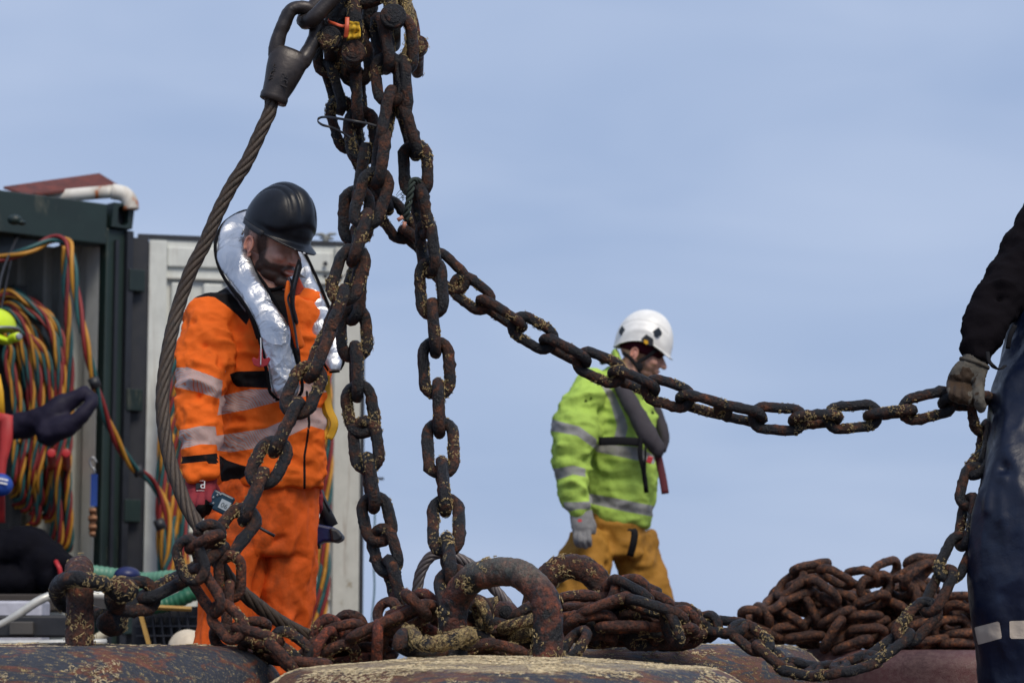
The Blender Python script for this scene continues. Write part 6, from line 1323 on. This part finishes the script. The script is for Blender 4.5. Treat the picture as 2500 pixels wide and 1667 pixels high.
skin_obj("sweatshirt", V, F, cloth('black_sweatshirt', (0.0055, 0.0045, 0.006), dirt=0.0, rough=0.95, spec=0.05), P3)
# head above the frame so that the figure is whole from a step aside
hc3 = D(2620, 240, 7.45); make_head(P3, hc3, 190, 15, 1.0, neck=[hc3 + np.array([0.02, 0, -0.16]), hc3 + np.array([0.04, 0, -0.26])], beard=0.3)
TH3 = lambda P: (np.asarray(P)) @ (rotm('Z', 190) @ rotm('Y', 15)).T + hc3
V, F = shell(TH3, 0.122, 0.106, 0.150, 0.048, 0.045, 0.018, 0.020); solid(MB().add(V, F).build("helmet", M['helmet_white'], P3), 0.003)
# oilskin trousers, bib and leg: glossy navy
t = NT("navy_oilskin"); a = t.noise(5, 4, 0.6, 0.8); b = t.noise(16, 5, 0.7, 1.0); m_ = t.noise(3, 4, 0.7)
col = t.mix(t.ramp(t.noise(7, 5, 0.75), (0.66, 0.0), (0.76, 0.8)), t.ramp(a, (0.3, (0.003, 0.006, 0.019)), (0.7, (0.005, 0.010, 0.031))), (0.05, 0.03, 0.012))
tap = t.math('GREATER_THAN', t.attr('tape'), 0.0); col = t.mix(tap, col, (0.50, 0.43, 0.36)); t.set('Base Color', col)
t.set('Roughness', t.ramp(b, (0.35, 0.28), (0.65, 0.52))); t.set('Specular IOR Level', 0.38); t.bump(t.math('ADD', t.math('MULTIPLY', b, 0.3), a), 0.35, 0.012); M['oilskin'] = t.m
mb = MB()
mb.add(*rows([(2425, 640, 7.30, 84, 90), (2422, 720, 7.26, 95, 96), (2415, 800, 7.22, 106, 100), (2405, 900, 7.18, 118, 104), (2402, 1000, 7.14, 130, 108), (2405, 1100, 7.12, 140, 110)], n=5, seg=40, cap=False))
mb.add(*rows([(2395, 900, 7.16, 70, 60), (2365, 1020, 7.10, 90, 84), (2350, 1127, 7.05, 101, 90), (2342, 1204, 7.04, 107, 90), (2335, 1341, 7.04, 103, 84), (2335, 1443, 7.05, 93, 76), (2336, 1511, 7.06, 82, 70), (2338, 1640, 7.07, 72, 62), (2345, 1740, 7.08, 66, 60)], n=5, seg=32, cap=False))
mb.add(*rows([EE(630, 780, 7.20, 90, 90), EE(610, 1000, 7.22, 86, 84), EE(606, 1300, 7.24, 78, 72), EE(600, 1680, 7.25, 62, 58)], n=4, seg=28, cap=False))
V, N, F = fuse(mb, 0.0085, 7); ln = []
fe([(290, 760), (278, 880), (290, 1000)], 0.012, 0.016, 6.97); fe([(320, 730), (330, 850), (380, 900)], -0.012, 0.018, 6.97); fe([(330, 1030), (370, 1090), (403, 1080)], 0.014, 0.014, 6.97); fe([(310, 1100), (350, 1160), (403, 1170)], -0.012, 0.014, 6.97); fe([(340, 900), (380, 980), (403, 1000)], 0.012, 0.016, 6.97); fe([(310, 1200), (330, 1300), (330, 1350)], 0.010, 0.016, 6.97); fe([(330, 600), (300, 700), (280, 760)], 0.010, 0.018, 7.0); fe([(370, 420), (345, 520), (320, 600)], 0.008, 0.02, 7.1)
V = folds(V, N, 0.009, (6, 6, 3), 54, ln, 0.001); V = V + N * (0.0045 * ridged(V * np.array([14, 14, 5.0]), 1.0, 61) * np.clip(0.6 + fbm(V, 3, 5), 0, 1))[:, None]; uv = proj(V)
tape = polymask(uv, [[(240, 1385), (322, 1364), (331, 1420), (252, 1442)], [(355, 1364), (440, 1362), (440, 1422), (357, 1422)], [(440, 1362), (640, 1362), (640, 1422), (440, 1422)]], FE)
skin_obj("oilskin_trousers", V, F, M['oilskin'], P3, {'tape': np.where(V[:, 1] > 7.2, -5, tape)})
for (x, Y) in ((385, 7.04), (600, 7.22)):
    c = D(*px(FE, [(x, 1690)])[0], Y); c[2] = 0.05; MB().add(*sphere(c + [-0.04, -0.03, 0], (0.13, 0.07, 0.05))).add(*tube([c, c + np.array([0, 0, 0.2])], 0.07, 14)).build("boot", M['rubber'], P3)
strap("cuff_strap", [D(*px(FR_, [(790, 290)])[0], 7.02), D(*px(FR_, [(810, 400)])[0], 7.0), D(*px(FR_, [(870, 470)])[0], 7.0), D(*px(FR_, [(935, 495)])[0], 7.02), D(*px(FR_, [(1000, 455)])[0], 7.05)], 0.012, 0.005, M['webbing'], P3, (1, 0, 0), 5)
strap("braces", [D(*px(FR_, [(1120, -30)])[0], 7.05), D(*px(FR_, [(1060, 100)])[0], 7.05), D(*px(FR_, [(1030, 250)])[0], 7.06)], 0.014, 0.005, M['webbing'], P3, (1, 0, 0), 5)
M['glove3'] = cloth('grey_leather_glove', (0.085, 0.078, 0.066), [('mud', (0.045, 0.030, 0.020), None, 0.8)], 0.5, (0.06, 0.032, 0.015), dscale=14, rough=0.55, bump=0.5)
mud = lambda uv, V: polymask(uv, [[(330, 560), (520, 470), (640, 540), (630, 680), (600, 760), (620, 930), (380, 900), (280, 700)]], FR_) + 14 * fbm(V, 45, 3)
hand(P3, M['glove3'], [RR(635, 400, 7.09, 31, 26), RR(620, 470, 7.09, 34, 26), RR(570, 560, 7.09, 40, 26), RR(520, 650, 7.10, 42, 26), RR(480, 730, 7.10, 38, 24)],
     [[RR(350, 680, 7.09, 10), RR(350, 760, 7.05, 10), RR(380, 820, 7.04, 10), RR(420, 850, 7.08, 9)], [RR(420, 700, 7.08, 11), RR(430, 790, 7.03, 11), RR(455, 855, 7.03, 11), RR(480, 870, 7.08, 9)], [RR(500, 720, 7.07, 12), RR(520, 810, 7.02, 12), RR(545, 875, 7.03, 11), RR(550, 860, 7.08, 9)], [RR(570, 740, 7.07, 11), RR(600, 820, 7.03, 11), RR(615, 880, 7.04, 10), RR(620, 860, 7.08, 8)],
      [RR(690, 560, 7.08, 15), RR(685, 680, 7.05, 14), RR(685, 790, 7.02, 13.5), RR(690, 870, 7.01, 13), RR(715, 955, 7.02, 12)]], masks={'mud': mud}, seed=11, noise=0.002)
V, F = tube([D(*px(FR_, [(560, 330)])[0], 7.09) + np.array([0.0, 0, 0]), D(*px(FR_, [(548, 375)])[0], 7.09)], 0.01, 8)
mb = MB(); cx_ = D(*px(FR_, [(632, 425)])[0], 7.09); 
pts = [cx_ + np.array([0.041 * math.cos(a), 0.034 * math.sin(a), -0.014 * math.cos(a)]) for a in np.linspace(0, 2 * math.pi, 26, endpoint=False)]; MB().add(*tube(pts, 0.006, 8, closed=True, ref=(0, 0, 1), r2=0.004)).build("glove_cuff", M['glove3'], P3)
